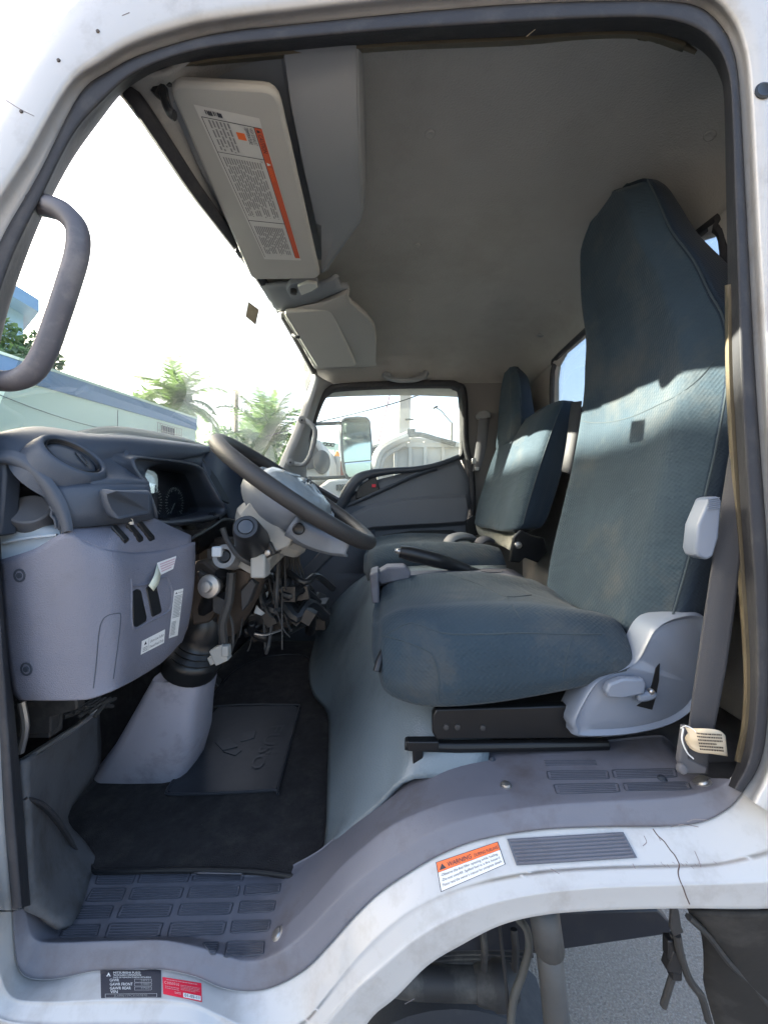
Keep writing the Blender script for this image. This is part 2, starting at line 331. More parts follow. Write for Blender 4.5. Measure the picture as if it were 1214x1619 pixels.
w00 = [p + V(0, .02, .012) for p in w0]
wm.loft([w00, w0, lerpr(w0, wb, .06), lerpr(w0, wb, .95), lerpr(wb, wc, .05), lerpr(wb, wc, .5), lerpr(wb, wc, .95), lerpr(wc, wd, .06), lerpr(wc, wd, .85), wd, [p + V(0, .012, .004) for p in wd], [p + V(0, .12, .02) for p in wd]], 5, 2)
sill = wm.build('sill_panel', M['white'], cab, ang=0)
# ---- lining: headliner, back wall, far wall, roof skin
def hz(y):                                        # headliner section across the cab: (y, z) from the near door header to the far one
    return y
hm = MB()
hy = [.668,.70,.76,.9,1.2,1.5,1.8,2.02,2.12,2.17,2.19,2.20]
hz_ = {-.425:[.748,.745,.742,.742,.752,.757,.762,.768,.755,.735,.722,.712], -.38:[.75,.765,.775,.785,.79,.79,.785,.775,.755,.735,.722,.712], -.30:[.79,.805,.815,.825,.83,.83,.82,.80,.765,.735,.722,.712],
 -.10:[.81,.83,.84,.85,.86,.86,.85,.82,.77,.735,.722,.712], .15:[.83,.845,.855,.862,.87,.87,.855,.82,.77,.735,.722,.712], .40:[.84,.85,.858,.862,.865,.865,.85,.81,.77,.735,.722,.712],
 .60:[.835,.845,.85,.85,.85,.845,.83,.80,.76,.735,.722,.712], .70:[.80,.81,.815,.82,.82,.815,.80,.77,.73,.725,.72,.712], .765:[.75,.76,.765,.77,.77,.765,.75,.73,.70,.70,.70,.70], .79:[.66,.67,.68,.69,.69,.69,.68,.67,.66,.66,.66,.66]}
hdl = [P(205,157,.70), P(250,222,.76), P(300,296,.86), P(345,355,1.0), P(390,415,1.18), P(430,475,1.42), P(465,535,1.75), P(495,590,2.15)]
def hdp(y):
    for a_, b_ in zip(hdl, hdl[1:]):
        if y <= b_.y: break
    f = (y - a_.y) / (b_.y - a_.y); q_ = a_.lerp(b_, max(-.6, min(f, 1.05))); return V(q_.x + .012, y, q_.z + .006)
rows = [[hdp(y) if x < -.42 else W(x + (0 if x > -.4 else .03 * ((y - 1.4) / .78) ** 2), y, z) for y, z in zip(hy, zs)] for x, zs in hz_.items()]
hm.loft(rows, 4, 4)
head = hm.build('headliner', M['head'], cab, thick=.008, off=1, ang=0)
rm = MB()
rm.loft([[W(x, y, z + dz + .055) for y, z in [(.62,.80),(.66,.84),(.8,.87),(1.4,.90),(2.0,.87),(2.2,.79),(2.28,.60)]] for x, dz in [(-.46,-.03),(-.3,0),(.2,.01),(.7,-.02),(.86,-.06)]], 3, 3)
rm.build('roof_skin', M['white'], cab, thick=.01)
# back wall with the window opening as a ring
bw = MB(); XB = .79
win = [(1.02,.40),(1.70,.40),(1.77,.42),(1.81,.47),(1.81,.60),(1.79,.66),(1.72,.69),(1.0,.69),(.93,.66),(.91,.60),(.91,.47),(.95,.42)]
cy_, cz_ = 1.36, .545
def ring(s, x): return [W(x, cy_ + (y - cy_) * s, cz_ + (z - cz_) * s) for y, z in win]
def box_ring(y0, y1, z0, z1, x): return [W(x, y, z) for y, z in [(1.02,z0),(1.70,z0),(y1,z0),(y1,.47),(y1,.60),(y1,z1),(1.72,z1),(1.0,z1),(y0,z1),(y0,.60),(y0,.47),(y0,z0)]]
bw.grid([box_ring(.60, 2.25, -.80, .80, XB), ring(1.12, XB), ring(1.06, XB - .004), ring(1.02, XB + .012), ring(1.0, XB + .03)], True)
back = bw.build('back_wall', M['head'], cab, thick=.02, off=1, smooth=False)
bs = MB(); bs.tube(ring(1.03, XB + .004), .012, 3, 8, True); bsl = bs.build('rear_window', M['rubber'], cab)
gg = MB(); gg.prism(ring(1.02, XB + .02), V(.004, 0, 0)); gg.build('pane', M['glass_r'], bsl, smooth=False)
# B-pillar lining on the driver's side and wall behind the seat
bp = MB(); bp.loft([[P(1172,60,.70),P(1172,300,.70),P(1178,700,.69),P(1190,1100,.68),P(1190,1420,.66)],[W(XB-.1,.68,.70),W(XB-.1,.69,.40),W(XB-.1,.68,0),W(XB-.1,.67,-.35),W(XB-.1,.66,-.75)],[W(XB,.67,.70),W(XB,.67,.40),W(XB,.66,0),W(XB,.65,-.35),W(XB,.64,-.75)]], 3, 2)
bp.build('pillar_lining', M['head'], cab, thick=.01)
# far-side wall: rear pillar lining with belt slot, and the far door
fw = MB(); fw.prism([P(722,600,2.2),P(742,594,2.2),P(830,588,2.2),P(838,830,2.2),P(836,990,2.2),P(742,990,2.2),P(740,800,2.2),P(728,715,2.2),P(730,640,2.2)], V(0,.05,0))
fw.build('far_pillar', mat('far_pillar_lining', (.15,.15,.15), .7, .1, 5, .3, 300), cab, bev=.01)
# far A pillar
fa = MB(); fa.loft([[P(499,586,2.13),P(491,612,2.13),P(470,670,2.11),P(448,722,2.08),P(430,765,2.05)],[P(505,596,2.12),P(498,618,2.11),P(478,680,2.09),P(457,730,2.06),P(440,775,2.03)],[P(522,604,2.16),P(508,622,2.17),P(491,672,2.17),P(480,722,2.16),P(474,790,2.15)],[P(526,606,2.24),P(511,624,2.24),P(494,676,2.24),P(484,726,2.24),P(480,790,2.24)]], 4, 4)
fa.build('far_windshield_pillar', mat('pillar_lining_grey', (0.192, 0.2, 0.208), .6, .06, 5, .3, 300), cab, thick=.01)
# ---- far door
dY = 2.19
door = MB()
wo = [(487,756),(484,735),(490,705),(500,668),(512,636),(522,624),(540,619),(620,615),(700,614),(716,617),(724,628),(726,700),(722,722),(690,737),(620,768),(560,795)]
def sc(pts, s, c=(607,700)): return [(c[0] + (x - c[0]) * s, c[1] + (y - c[1]) * s) for x, y in pts]
dseal = MB(); dseal.tube([P(x, y, dY - .01) for x, y in [(478,790),(476,735),(483,700),(494,664),(506,632),(518,617),(540,611),(620,607),(703,606),(722,609),(733,622),(736,700),(744,740),(747,800),(742,840)]], .019, 5, 10); 
pdoor_frame = dseal.build('far_door_seal', M['rubber'], cab)
df = MB()
df.loft([[P(x, y, dY + .03) for x, y in sc(wo, 1.0)], [P(x, y, dY + .0) for x, y in sc(wo, 1.035)], [P(x, y, dY + .01) for x, y in sc(wo, 1.10)]], 3, 2, cu=True)
pdoor = df.build('passenger_door', M['rubber'], cab)
dp = MB()
dp.grid([[P(*q, dY) for q in [(470,880),(500,850),(540,798),(562,772),(600,758),(640,748),(690,737),(724,722),(741,760),(745,800)]],
         [P(*q, dY - .015) for q in [(470,900),(505,862),(545,805),(568,788),(605,770),(645,758),(692,747),(722,735),(737,765),(741,805)]],
         [P(*q, dY - .02) for q in [(470,910),(510,868),(548,815),(580,800),(615,792),(645,788),(692,785),(722,783),(735,783),(739,806)]],
         [P(*q, dY - .05) for q in [(470,915),(510,872),(550,822),(582,806),(616,798),(646,793),(692,790),(722,788),(735,788),(739,808)]],
         [P(*q, dY - .055) for q in [(470,930),(520,880),(560,838),(590,832),(618,830),(650,828),(692,826),(720,824),(733,823),(738,822)]],
         [P(*q, dY - .02) for q in [(470,935),(522,885),(563,845),(592,838),(620,836),(650,834),(692,832),(720,830),(733,829),(738,827)]],
         [P(*q, dY - .02) for q in [(470,960),(522,925),(563,900),(592,880),(620,870),(650,862),(692,860),(720,855),(733,850),(738,850)]],
         [P(*q, dY) for q in [(470,1010),(522,1000),(563,1000),(592,1000),(620,1000),(650,1000),(692,1000),(720,1000),(733,1000),(738,1000)]]])
dpan = dp.build('door_lining', mat('door_lining_plastic', (0.1035, 0.1125, 0.1305), .5, .08, 5, .3, 400), pdoor, thick=.01, ang=25, bev=.004)
dg = MB(); dg.prism([P(x, y, dY + .02) for x, y in sc(wo, 1.02)], V(0, .004, 0)); dg.build('window_glass', M['glass_s'], pdoor, smooth=False)
da = MB()   # dark swooping armrest/handle rail along the window sill
da.tube([P(x, y, dY - .035) for x, y in [(538,802),(552,776),(566,759),(585,750),(615,745),(655,742),(690,735),(726,722)]], [.022,.03,.03,.022,.016,.014,.012,.012], 5, 10, flat=1.2)
da.tube([P(x, y, dY - .03) for x, y in [(548,800),(580,786),(615,770),(655,752),(690,740)]], .012, 4, 8)
da.build('handle_rail', M['dark2'], pdoor)
dh = MB(); dh.prism([P(x, y, dY - .035) for x, y in [(562,790),(563,776),(572,762),(586,753),(594,752),(601,776),(585,784)]], V(0, .03, 0)); dh.build('switch_panel', M['black'], pdoor, bev=.006)
dl = MB(); dl.tube([P(x, y, dY - .045) for x, y in [(562,776),(570,764),(582,757)]], .009, 4, 8); dl.build('inner_handle', M['grey'], pdoor)
dk = MB(); dk.box(P(591, 768, dY - .045), (.022, .01, .018)); dk.build('lock_button', M['red'], pdoor, bev=.002)
dsp = MB(); dsp.prism([P(x, y, dY - .03) for x, y in [(582,798),(640,790),(640,793),(582,802)]], V(0, .02, 0)); dsp.build('grab_slot', M['black'], pdoor)
dpk = MB(); dpk.prism([P(x, y, dY - .035) for x, y in [(605,846),(650,839),(715,838),(725,842),(722,846),(640,850),(605,852)]], V(0, .02, 0)); dpk.build('map_pocket', M['black'], pdoor, bev=.003)
# ---- floor
fl = MB(); fl.grid([[W(x, y, -.745) for x in (-.95,-.5,-.2,-.03)] for y in (.66,1.0,1.5,2.2)])
fl.build('cab_floor', M['carpet'], cab, thick=.03, smooth=False)
tb = MB(); tb.loft([[W(x, y, z) for x, z in ((-.76,-.74),(-.82,-.70),(-.87,-.55),(-.9,-.3),(-.9,.0),(-.86,.08))] for y in (.70,1.15,1.4,1.8,2.2)], 4, 1)
tb.build('toe_board', M['carpet'], cab, thick=.02)
ks = MB()   # kick panel beside the step
ks.loft([[P(38,1436,.625),P(36,1360,.63),P(34,1290,.635),P(30,1240,.64),P(28,1205,.645)],[P(105,1470,.655),P(70,1390,.675),P(60,1310,.69),P(62,1230,.71),P(70,1176,.72)],[P(140,1382,.77),P(118,1350,.775),P(95,1300,.80),P(110,1210,.84),P(118,1146,.85)],[P(155,1376,.79),P(128,1340,.81),P(98,1290,.86),P(150,1215,.97),P(150,1125,.98)]], 4, 4)
ks.build('kick_panel', M['kick'], cab, thick=.01)
kb = MB(); kb.tube([P(38,1262,.64), P(62,1270,.668), P(84,1290,.70), P(104,1318,.745), P(120,1344,.772)], [.005,.007,.007,.006,.004], 4, 8, flat=.6); kb.build('kick_panel_edge', M['rubber'], cab)
fk = MB(); fk.grid([[W(x, 2.165 + d, z) for x in (-.95,-.6,-.3,-.05)] for z, d in ((-.74,0),(-.40,0),(-.372,0),(-.366,.006),(-.36,0),(-.2,0),(-.08,.006),(.01,.01))]); fkp = fk.build('far_kick_panel', mat('far_kick_plastic', (.085,.10,.125), .6, .1, 6, .3, 300), cab, thick=.02)
a = MB(); a.prism([P(x,y,2.15) for x,y in [(514,920),(518,915),(542,915),(546,920),(546,932),(541,937),(519,937),(514,932)]], V(0,.03,0)); a.build('speaker_grille', M['dark2'], fkp, bev=.006)
# engine cover: vinyl hump between foot well and seat
ec = MB()
ec.loft([[P(505,1388,.775),P(520,1330,.83),P(523,1230,.98),P(522,1130,1.30),P(497,1095,1.42),P(492,1050,1.62),P(512,985,1.95),P(540,950,2.1)],
         [P(530,1345,.765),P(548,1280,.83),P(548,1190,.96),P(545,1110,1.2),P(520,1080,1.36),P(512,1030,1.52),P(530,960,1.75),P(555,930,1.9)],
         [P(562,1315,.76),P(580,1250,.80),P(583,1160,.90),P(578,1080,1.08),P(565,1040,1.22),P(560,990,1.36),P(575,925,1.55),P(590,905,1.7)],
         [P(605,1275,.75),P(625,1215,.78),P(625,1130,.86),P(618,1060,.98),P(610,1010,1.08),P(600,960,1.18),P(605,915,1.36),P(612,895,1.5)],
         [P(655,1232,.74),P(672,1190,.76),P(680,1120,.82),P(680,1060,.9),P(680,1010,.98),P(680,960,1.08),P(680,920,1.24),P(680,898,1.4)],
         [P(760,1232,.74),P(772,1190,.76),P(780,1120,.82),P(800,1060,.9),P(800,1010,.98),P(800,960,1.08),P(800,920,1.24),P(800,898,1.4)]], 4, 4)
ec.build('engine_cover', M['vinyl'], cab, thick=.01, off=1, ang=0)
# wheelhouse / seat platform below the seat
wh = MB(); wh.grid([[W(x, y, z) for x in (.06,.3,.5,.64,.785)] for y, z in ((.76,-.50),(.80,-.47),(1.3,-.45),(2.19,-.45))]); wh.build('seat_platform', M['kick'], cab, thick=.02)
bh = MB(); bh.grid([[W(x, y, -.505) for x in (.5,.6,.785)] for y in (.63,.70,.85)]); bh.build('sill_rear_floor', M['kick'], cab, thick=.02)
# ---- windshield
hd = [P(205,157,.70), P(250,222,.76), P(300,296,.86), P(345,355,1.0), P(390,415,1.18), P(430,475,1.42), P(465,535,1.75), P(495,590,2.15)]
bs_ = [W(-.78 + .10 * ((y - 1.4) / .78) ** 2, y, .06) for y in (.64,.70,.8,.95,1.15,1.4,1.75,2.17)]
ws = MB(); ws.loft([hd, lerpr(hd, bs_, .33), lerpr(hd, bs_, .66), bs_], 4, 3)
wsh = ws.build('windshield', M['glass_w'], cab, ang=0)
hs_ = MB(); hs_.tube([P(178,118,.71)] + [p + V(.012, 0, -.004) for p in hd] , .012, 4, 8, flat=1.3); hs_.build('glass_seal', M['rubber'], wsh)
sp = MB(); c = P(392, 495, 1.262) ; nrm = V(-.95, 0, -.31)
q = [P(386.5,477,1.235), P(403,489,1.285), P(398,513,1.28), P(382,500,1.23)]
sp.prism([p + V(.012, 0, 0) for p in q], V(.0015, 0, 0)); sp.build('inspection_sticker', mat('sticker_back', (0.32, 0.29, 0.22), .6, .3, 60), wsh)
mo = MB(); mo.tube([P(x, y, Y) for x, y, Y in [(126,689,.95),(160,682,1.0),(190,681,1.05),(240,687,1.2),(290,697,1.35),(326,709,1.5)]], .012, 4, 8); mo.tube([P(x, y, Y) for x, y, Y in [(140,692,.93),(190,690,1.03),(240,696,1.18),(290,704,1.33)]], .008, 4, 8); mo.build('lower_moulding', M['visor'], wsh)
# ---- overhead console moulded into the front of the roof
oc = MB()
zt = [(.662,.83),(.68,.81),(.73,.775),(.85,.757),(.97,.751),(1.0,.75),(1.20,.748)]; xr = (-.052,-.053,-.055,-.058,-.061,-.068,-.185)
oc.loft([[W(-.405,y,z) for y,z in zt], [W(-.392,y,z-.012) for y,z in zt], [W(-.382,y,z+.03) for y,z in zt], [W(-.185,y,z+.03) for y,z in zt], [W(-.172,y,z-.006) for y,z in zt], [W(-.16 if y < 1.1 else -.19,y,z-.012) for y,z in zt], [W(x-.012,y,z-.012) for (y,z),x in zip(zt,xr)], [W(x,y,z-.004) for (y,z),x in zip(zt,xr)], [W(x+.006,y,z+.012) for (y,z),x in zip(zt,xr)], [W(x+.012,y,z+.11) for (y,z),x in zip(zt,xr)]], 1, 2)
ocon = oc.build('overhead_console', M['console'], cab, ang=30, thick=.006, off=1)
# recess shading pocket behind the visor (a real dark groove)
# lamp bridge and far console
ob = MB()
ob.loft([[PZ(*q, .748) for q in [(408,448),(455,446),(505,443),(530,432)]], [PZ(*q, .735) for q in [(415,458),(462,460),(505,452),(532,440)]], [PZ(*q, .735) for q in [(432,486),(470,483),(510,466),(540,455)]], [PZ(*q, .748) for q in [(440,492),(480,487),(520,470),(552,455)]]], 4, 2)
ob.build('lamp_bridge', M['console'], ocon, thick=.02, off=1)
ofm = MB()
ofm.loft([[PZ(*q, .752) for q in [(440,494),(470,484),(515,470),(548,454),(553,456)]], [PZ(*q, .722) for q in [(446,497),(475,490),(520,482),(546,476),(555,478)]],
          [PZ(*q, .715) for q in [(470,535),(500,530),(545,520),(580,520),(592,518)]], [PZ(*q, .715) for q in [(492,574),(520,574),(560,574),(588,572),(594,570)]], [PZ(*q, .76) for q in [(498,584),(522,583),(560,581),(590,579),(596,577)]]], 4, 3)
ofm.build('far_overhead_console', mat('far_console_plastic', (0.285, 0.285, 0.27), .6, .06, 6), ocon, thick=.02, off=1)

# ------------------------------------------------------------------ lettering laid on a surface
_fc = {}
def glyphs(s):
    if s not in _fc:
        c = bpy.data.curves.new('lettering', 'FONT'); c.body = s; c.size = 1; c.resolution_u = 2
        o = bpy.data.objects.new('lettering', c); COL.objects.link(o); bpy.context.view_layer.update()
        me = o.evaluated_get(bpy.context.evaluated_depsgraph_get()).to_mesh()
        vs = [v.co.copy() for v in me.vertices]; fs = [tuple(p.vertices) for p in me.polygons]
        o.evaluated_get(bpy.context.evaluated_depsgraph_get()).to_mesh_clear()
        bpy.data.objects.remove(o); bpy.data.curves.remove(c)
        _fc[s] = (vs, fs, max(v.x for v in vs))
    return _fc[s]
def decal(name, quad, hit, parent, base, items, off=.0008, nu=8, nv=5, thick=0):
    mats = [base]; bm = bmesh.new(); o0 = root_loc(parent)
    TL, TR, BR, BL = [Vector(q).to_2d() for q in quad]
    def at(u, v, k):
        q = TL.lerp(TR, u).lerp(BL.lerp(BR, u), v); l, n = hit(q.x, q.y)
        return l + n * off * (1 + .6 * k) - o0
    def mi(m):
        if m not in mats: mats.append(m)
        return mats.index(m)
    def quadgrid(u0, v0, u1, v1, m, k, a, b):
        g = [[bm.verts.new(at(u0 + (u1 - u0) * i / a, v0 + (v1 - v0) * j / b, k)) for i in range(a + 1)] for j in range(b + 1)]
        for j in range(b):
            for i in range(a):
                f = bm.faces.new((g[j][i], g[j + 1][i], g[j + 1][i + 1], g[j][i + 1])); f.material_index = m
    if base: quadgrid(0, 0, 1, 1, 0, 0, nu, nv)
    rnd = random.Random(3)
    for it in items:
        if it[0] == 'r':
            _, u0, v0, u1, v1, m = it[:6]; k = it[6] if len(it) > 6 else 1
            quadgrid(u0, v0, u1, v1, mi(m), k, max(1, int(nu * (u1 - u0) + .9)), max(1, int(nv * (v1 - v0) + .9)))
        elif it[0] == 't':
            _, s, u, v, h, wd, m = it[:7]; vs, fs, mw = glyphs(s); k = 2.2; idx = mi(m)
            vv = [bm.verts.new(at(u + p.x / mw * wd, v - p.y / .7 * h, k)) for p in vs]
            for f in fs:
                try: f_ = bm.faces.new([vv[i] for i in f]); f_.material_index = idx
                except ValueError: pass
        elif it[0] == 'b':     # rows of fine print too small to read
            _, u0, v0, u1, v1, nl, m = it; idx = mi(m); st = (v1 - v0) / nl
            for l in range(nl):
                u = u0; end = u1 - (rnd.random() * .3 * (u1 - u0) if l % 4 == 3 else 0)
                while u < end:
                    wl = min((.03 + rnd.random() * .05), end - u)
                    quadgrid(u, v0 + l * st, u + wl * .82, v0 + l * st + st * .5, idx, 1.6, 1, 1); u += wl
        elif it[0] == 'p':     # polygon in u, v
            _, pts, m = it[:3]; k = it[3] if len(it) > 3 else 1.4; f = bm.faces.new([bm.verts.new(at(u, v, k)) for u, v in pts]); f.material_index = mi(m)
    bmesh.ops.recalc_face_normals(bm, faces=bm.faces)
    me = bpy.data.meshes.new(name); bm.to_mesh(me); bm.free()
    for m in mats: me.materials.append(m)
    o = bpy.data.objects.new(name, me); COL.objects.link(o); o.parent = parent
    return o
TRI = lambda u, v, a, b: [(u, v - b), (u + a, v + b), (u - a, v + b)]
hs_sill = hitter(sill, body_frame, trim)
decal('warning_label', [(689,1364),(787,1331),(799,1367),(697,1411)], hs_sill, cab, M['ink'], [
    ('r', .012, .02, .988, .35, M['orange'], .6), ('r', .012, .36, .988, .98, M['lab'], .6), ('p', TRI(.09, .20, .055, .10), M['ink']),
    ('t', 'WARNING', .17, .285, .17, .38, M['ink']), ('t', 'DURING FUELING', .59, .275, .125, .38, M['ink']),
    ('t', '-Observe the fuel filler opening while fueling.', .04, .52, .10, .90, M['ink']),
    ('t', '-Do not overfill. Spilled fuel is a fire hazard.', .04, .69, .10, .92, M['ink']),
    ('t', "Please read the owner's manual for complete details.", .04, .86, .10, .93, M['ink'])], nu=12, nv=8)
tp = MB()
pad = [(801,1330),(806,1325),(980,1317),(988,1319),(1005,1352),(1002,1357),(820,1368),(813,1365)]
tread_pad = decal('tread_pad', [(801,1327),(984,1316),(1006,1357),(816,1369)], hs_sill, cab, mat('tread_rubber', (.10,.11,.135), .55, .15, 12, dirt=(.05,.05,.05), ds=10, da=.5), [], off=.003, nu=14, nv=6)
pr = MB()
for k in range(7):
    v = .08 + k * .14
    pts = []
    for i in range(13):
        u = .02 + .96 * i / 12
        q = Vector((801,1327)).lerp(Vector((984,1316)), u).lerp(Vector((816,1369)).lerp(Vector((1006,1357)), u), v)
        l, nn = hs_sill(q.x, q.y); pts.append(l + nn * .0035)
    pr.tube(pts, .0016, 1, 6)
pr.build('pad_rib', M['trim'], tread_pad)
dat = decal('compliance_plate', [(159,1534.5),(255,1534.5),(255,1578.5),(160,1579.5)], hs_sill, cab, M['ink'], [
    ('p', [(.11,.20),(.135,.10),(.16,.20)], M['lab']), ('p', [(.09,.24),(.115,.20),(.13,.24)], M['lab']), ('p', [(.15,.20),(.175,.24),(.14,.24)], M['lab']),
    ('t', 'MITSUBISHI FUSO', .21, .155, .075, .45, M['lab']), ('t', 'TRUCK & BUS CORPORATION', .21, .235, .06, .46, M['lab']), ('t', 'DATE OF MANUFACTURE BY MITSUBISHI', .21, .31, .05, .62, M['lab']),
    ('t', 'GVWR', .15, .43, .10, .155, M['lab']), ('t', 'GAWR FRONT', .15, .575, .10, .38, M['lab']), ('t', 'GAWR REAR', .15, .715, .10, .35, M['lab']), ('t', 'VIN', .16, .84, .10, .12, M['lab']),
    *[x for v, s in ((.34, '5895'), (.475, '2480'), (.62, '3760')) for x in (('r', .56, v, .84, v + .005, M['lab']), ('r', .56, v + .11, .84, v + .115, M['lab']), ('r', .56, v, .563, v + .11, M['lab']), ('r', .837, v, .84, v + .11, M['lab']), ('t', s, .66, v + .09, .075, .15, M['inkg']))],
    ('r', .07, .86, .93, .866, M['lab']), ('r', .07, .985, .93, .99, M['lab']), ('r', .07, .86, .074, .985, M['lab']), ('r', .926, .86, .93, .985, M['lab']),
    ('t', 'JL6BBJ1S9CK007870', .22, .965, .075, .55, M['inkg'])], nu=10, nv=6)
decal('red_inspection_decal', [(257,1546),(318,1556),(319,1586),(258,1573)], hs_sill, cab, M['red'], [
    ('t', 'C1050910', .04, .40, .16, .38, mat('decal_pale_print', (.75,.40,.40), .5)), ('b', .06, .50, .42, .70, 2, mat('decal_faint_print', (.6,.2,.22), .5)), ('b', .46, .30, .95, .62, 4, bpy.data.materials['decal_faint_print']), ('b', .1, .10, .9, .22, 1, bpy.data.materials['decal_faint_print']),
    ('t', 'DATE', .30, .86, .12, .16, bpy.data.materials['decal_pale_print']), ('r', .52, .70, .97, .95, M['lab'], .6), ('t', '01-05-11', .55, .92, .17, .38, M['ink'])], nu=8, nv=5)
# ---- moulded ribs on the sill trim
ht = hitter(trim)
def pad_ribs(mb, quad, n=4, r=.0011, frame=True):
    TL, TR, BR, BL = [Vector(q) for q in quad]
    f = lambda u, v: TL.lerp(TR, u).lerp(BL.lerp(BR, u), v)
    def on(u, v, up=.0004):
        q = f(u, v); l, nn = ht(q.x, q.y); return l + nn * up
    for k in range(n):
        v = .2 + .6 * k / max(1, n - 1)
        mb.tube([on(.05 + .9 * i / 6, v) for i in range(7)], r, 1, 6)
    if frame: mb.tube([on(u, v) for u, v in [(.06,0),(.5,0),(.94,0),(1,.15),(1,.5),(1,.85),(.94,1),(.5,1),(.06,1),(0,.85),(0,.5),(0,.15)]], r * 1.15, 2, 6, True)
z7 = lambda a: [(x / 2, 1080 + y / 2) for x, y in a]
pads = [[(312,602),(432,602),(418,637),(300,637)],[(446,602),(604,600),(592,632),(434,634)],[(616,600),(772,604),(766,628),(606,628)],
        [(292,652),(400,650),(384,690),(270,692)],[(420,650),(582,648),(570,682),(406,686)],[(602,646),(758,642),(752,676),(590,682)],[(776,640),(888,636),(884,664),(770,672)],
        [(248,708),(360,706),(346,744),(228,746)],[(386,704),(548,702),(534,740),(368,744)],[(572,700),(738,696),(726,732),(560,736)],[(760,692),(872,690),(866,722),(752,730)],
        [(205,768),(318,765),(306,803),(186,806)],[(346,762),(516,760),(502,804),(330,808)],[(540,760),(716,756),(706,796),(528,804)],[(734,754),(856,752),(850,784),(728,792)],
        [(718,820),(836,818),(832,860),(708,868)],[(640,824),(692,822),(682,858),(668,858)]]
wrb = mat('worn_rib', (0.05, 0.055, 0.07), .5, .3, 20)
for q in pads:
    tr_ = MB(); pad_ribs(tr_, z7(q), 4, .0010); tr_.build('tread_rib', wrb, trim)
z8 = lambda a: [(607 + x / 2, 1080 + y / 2) for x, y in a]
for q in [[(495,242),(676,242),(684,264),(502,266)],[(514,280),(706,278),(712,304),(520,306)],[(536,322),(738,318),(746,346),(546,352)],[(720,276),(920,272),(926,298),(728,302)],[(755,318),(960,314),(972,338),(764,342)]]:
    tr_ = MB(); pad_ribs(tr_, z8(q), 4, .0009, q[0][0] > 500); tr_.build('tread_rib', wrb, trim)
for i, (x, y, r, m) in enumerate([(800,1242,.008,'steel'),(1047,1232,.006,'dark2'),(1110,1236,.012,'steel'),(438,1478,.009,'steel'),(778,1201,.005,'dark2')]):
    a = MB(); l, nn = ht(x, y); a.lathe(l - nn * .002, nn, [(0, r * 1.4), (.002, r * 1.3), (.003, r), (.006, r * .9), (.007, r * .5)], 14)
    a.build('screw', M[m], trim)
# white body details: seam, scuffs, hole, plug
se = MB()
def surf_tube(mb, pts, r, hit, k=3, up=0.0):
    out = []
    for q in cr([Vector((x, y, 0)) for x, y in pts], k):
        l, nn = hit(q.x, q.y); out.append(l + nn * up)
    mb.tube(out, r, 1, 5)
surf_tube(se, [(1032,1311),(1040,1322),(1050,1331),(1059,1344),(1066,1352),(1071,1361),(1074,1369),(1072,1378),(1073,1387),(1077,1398),(1080,1404),(1084,1416),(1090,1430)], .0011, hs_sill, up=-.0003)
se.build('body_seam', mat('rusty_seam', (.10,.07,.06), .9), sill)
scm = mat('bare_scuff', (.24,.21,.21), .8)
def scratch(pts, r, k=3):
    q_ = MB(); surf_tube(q_, pts, r, hs_sill, k); q_.build('scratch', scm, sill)
for pts in ([(1018,1322),(1022,1332),(1016,1338)],[(1040,1322),(1044,1330)],[(1086,1300),(1098,1296),(1118,1297)],[(1000,1366),(1004,1374)],[(1098,1346),(1104,1360),(1108,1372)],[(870,1374),(884,1382)],[(700,1410),(704,1402)],[(1060,1308),(1080,1304),(1104,1308)]): scratch(pts, .0006)
for i in range(14):
    x = 1030 + random.random() * 100; y = 1362 + random.random() * 9; scratch([(x, y), (x + 2 + random.random() * 4, y + 2 + random.random() * 4)], .0004, 1)
for pts in ([(10,158),(32,172),(54,183)],[(640,1588),(655,1580)],[(193,24),(205,19)]): scratch(pts, .0006)
hb = MB(); l, nn = hs_sill(1206, 144); hb.lathe(l - nn * .004, nn, [(0, .004), (.003, .012), (.006, .0135), (.0075, .010), (.006, .006)], 18); hb.build('rubber_plug', M['black'], body_frame)
for x, y in ((155,49),(93,95),(34,176)):
    a = MB(); l, nn = hs_sill(x, y); a.lathe(l, nn, [(0,.003),(.0012,.0028),(.0016,.001)], 10); a.build('paint_chip', M['rust'], body_frame)
# headliner clips
hh = hitter(head)
for x, y in ((680,211),(660,387),(649,475),(1122,213),(881,477)):
    a = MB(); l, nn = hh(x, y); a.lathe(l - nn * .001, nn, [(0,.0125),(.003,.012),(.0045,.009),(.0035,.006)], 18); a.build('lining_clip', M['head'], head)
a = MB(); l, nn = hh(855, 530); a.box(l, (.03,.02,.012)); a.build('coat_hook', M['grey'], head, bev=.004)
hr = MB(); hr.tube([P(832,57,.655), P(850,42,.65), P(866,27,.63)], .0007, 3, 5); hr.build('loose_thread', M['paper'], cab)
tb_ = MB(); tb_.tube([P(1014,49,.69), P(1035,55,.70), P(1070,66,.70), P(1100,82,.70)], [.010,.009,.006,.003], 4, 8); tb_.build('trim_tongue', M['pinch'], cab)

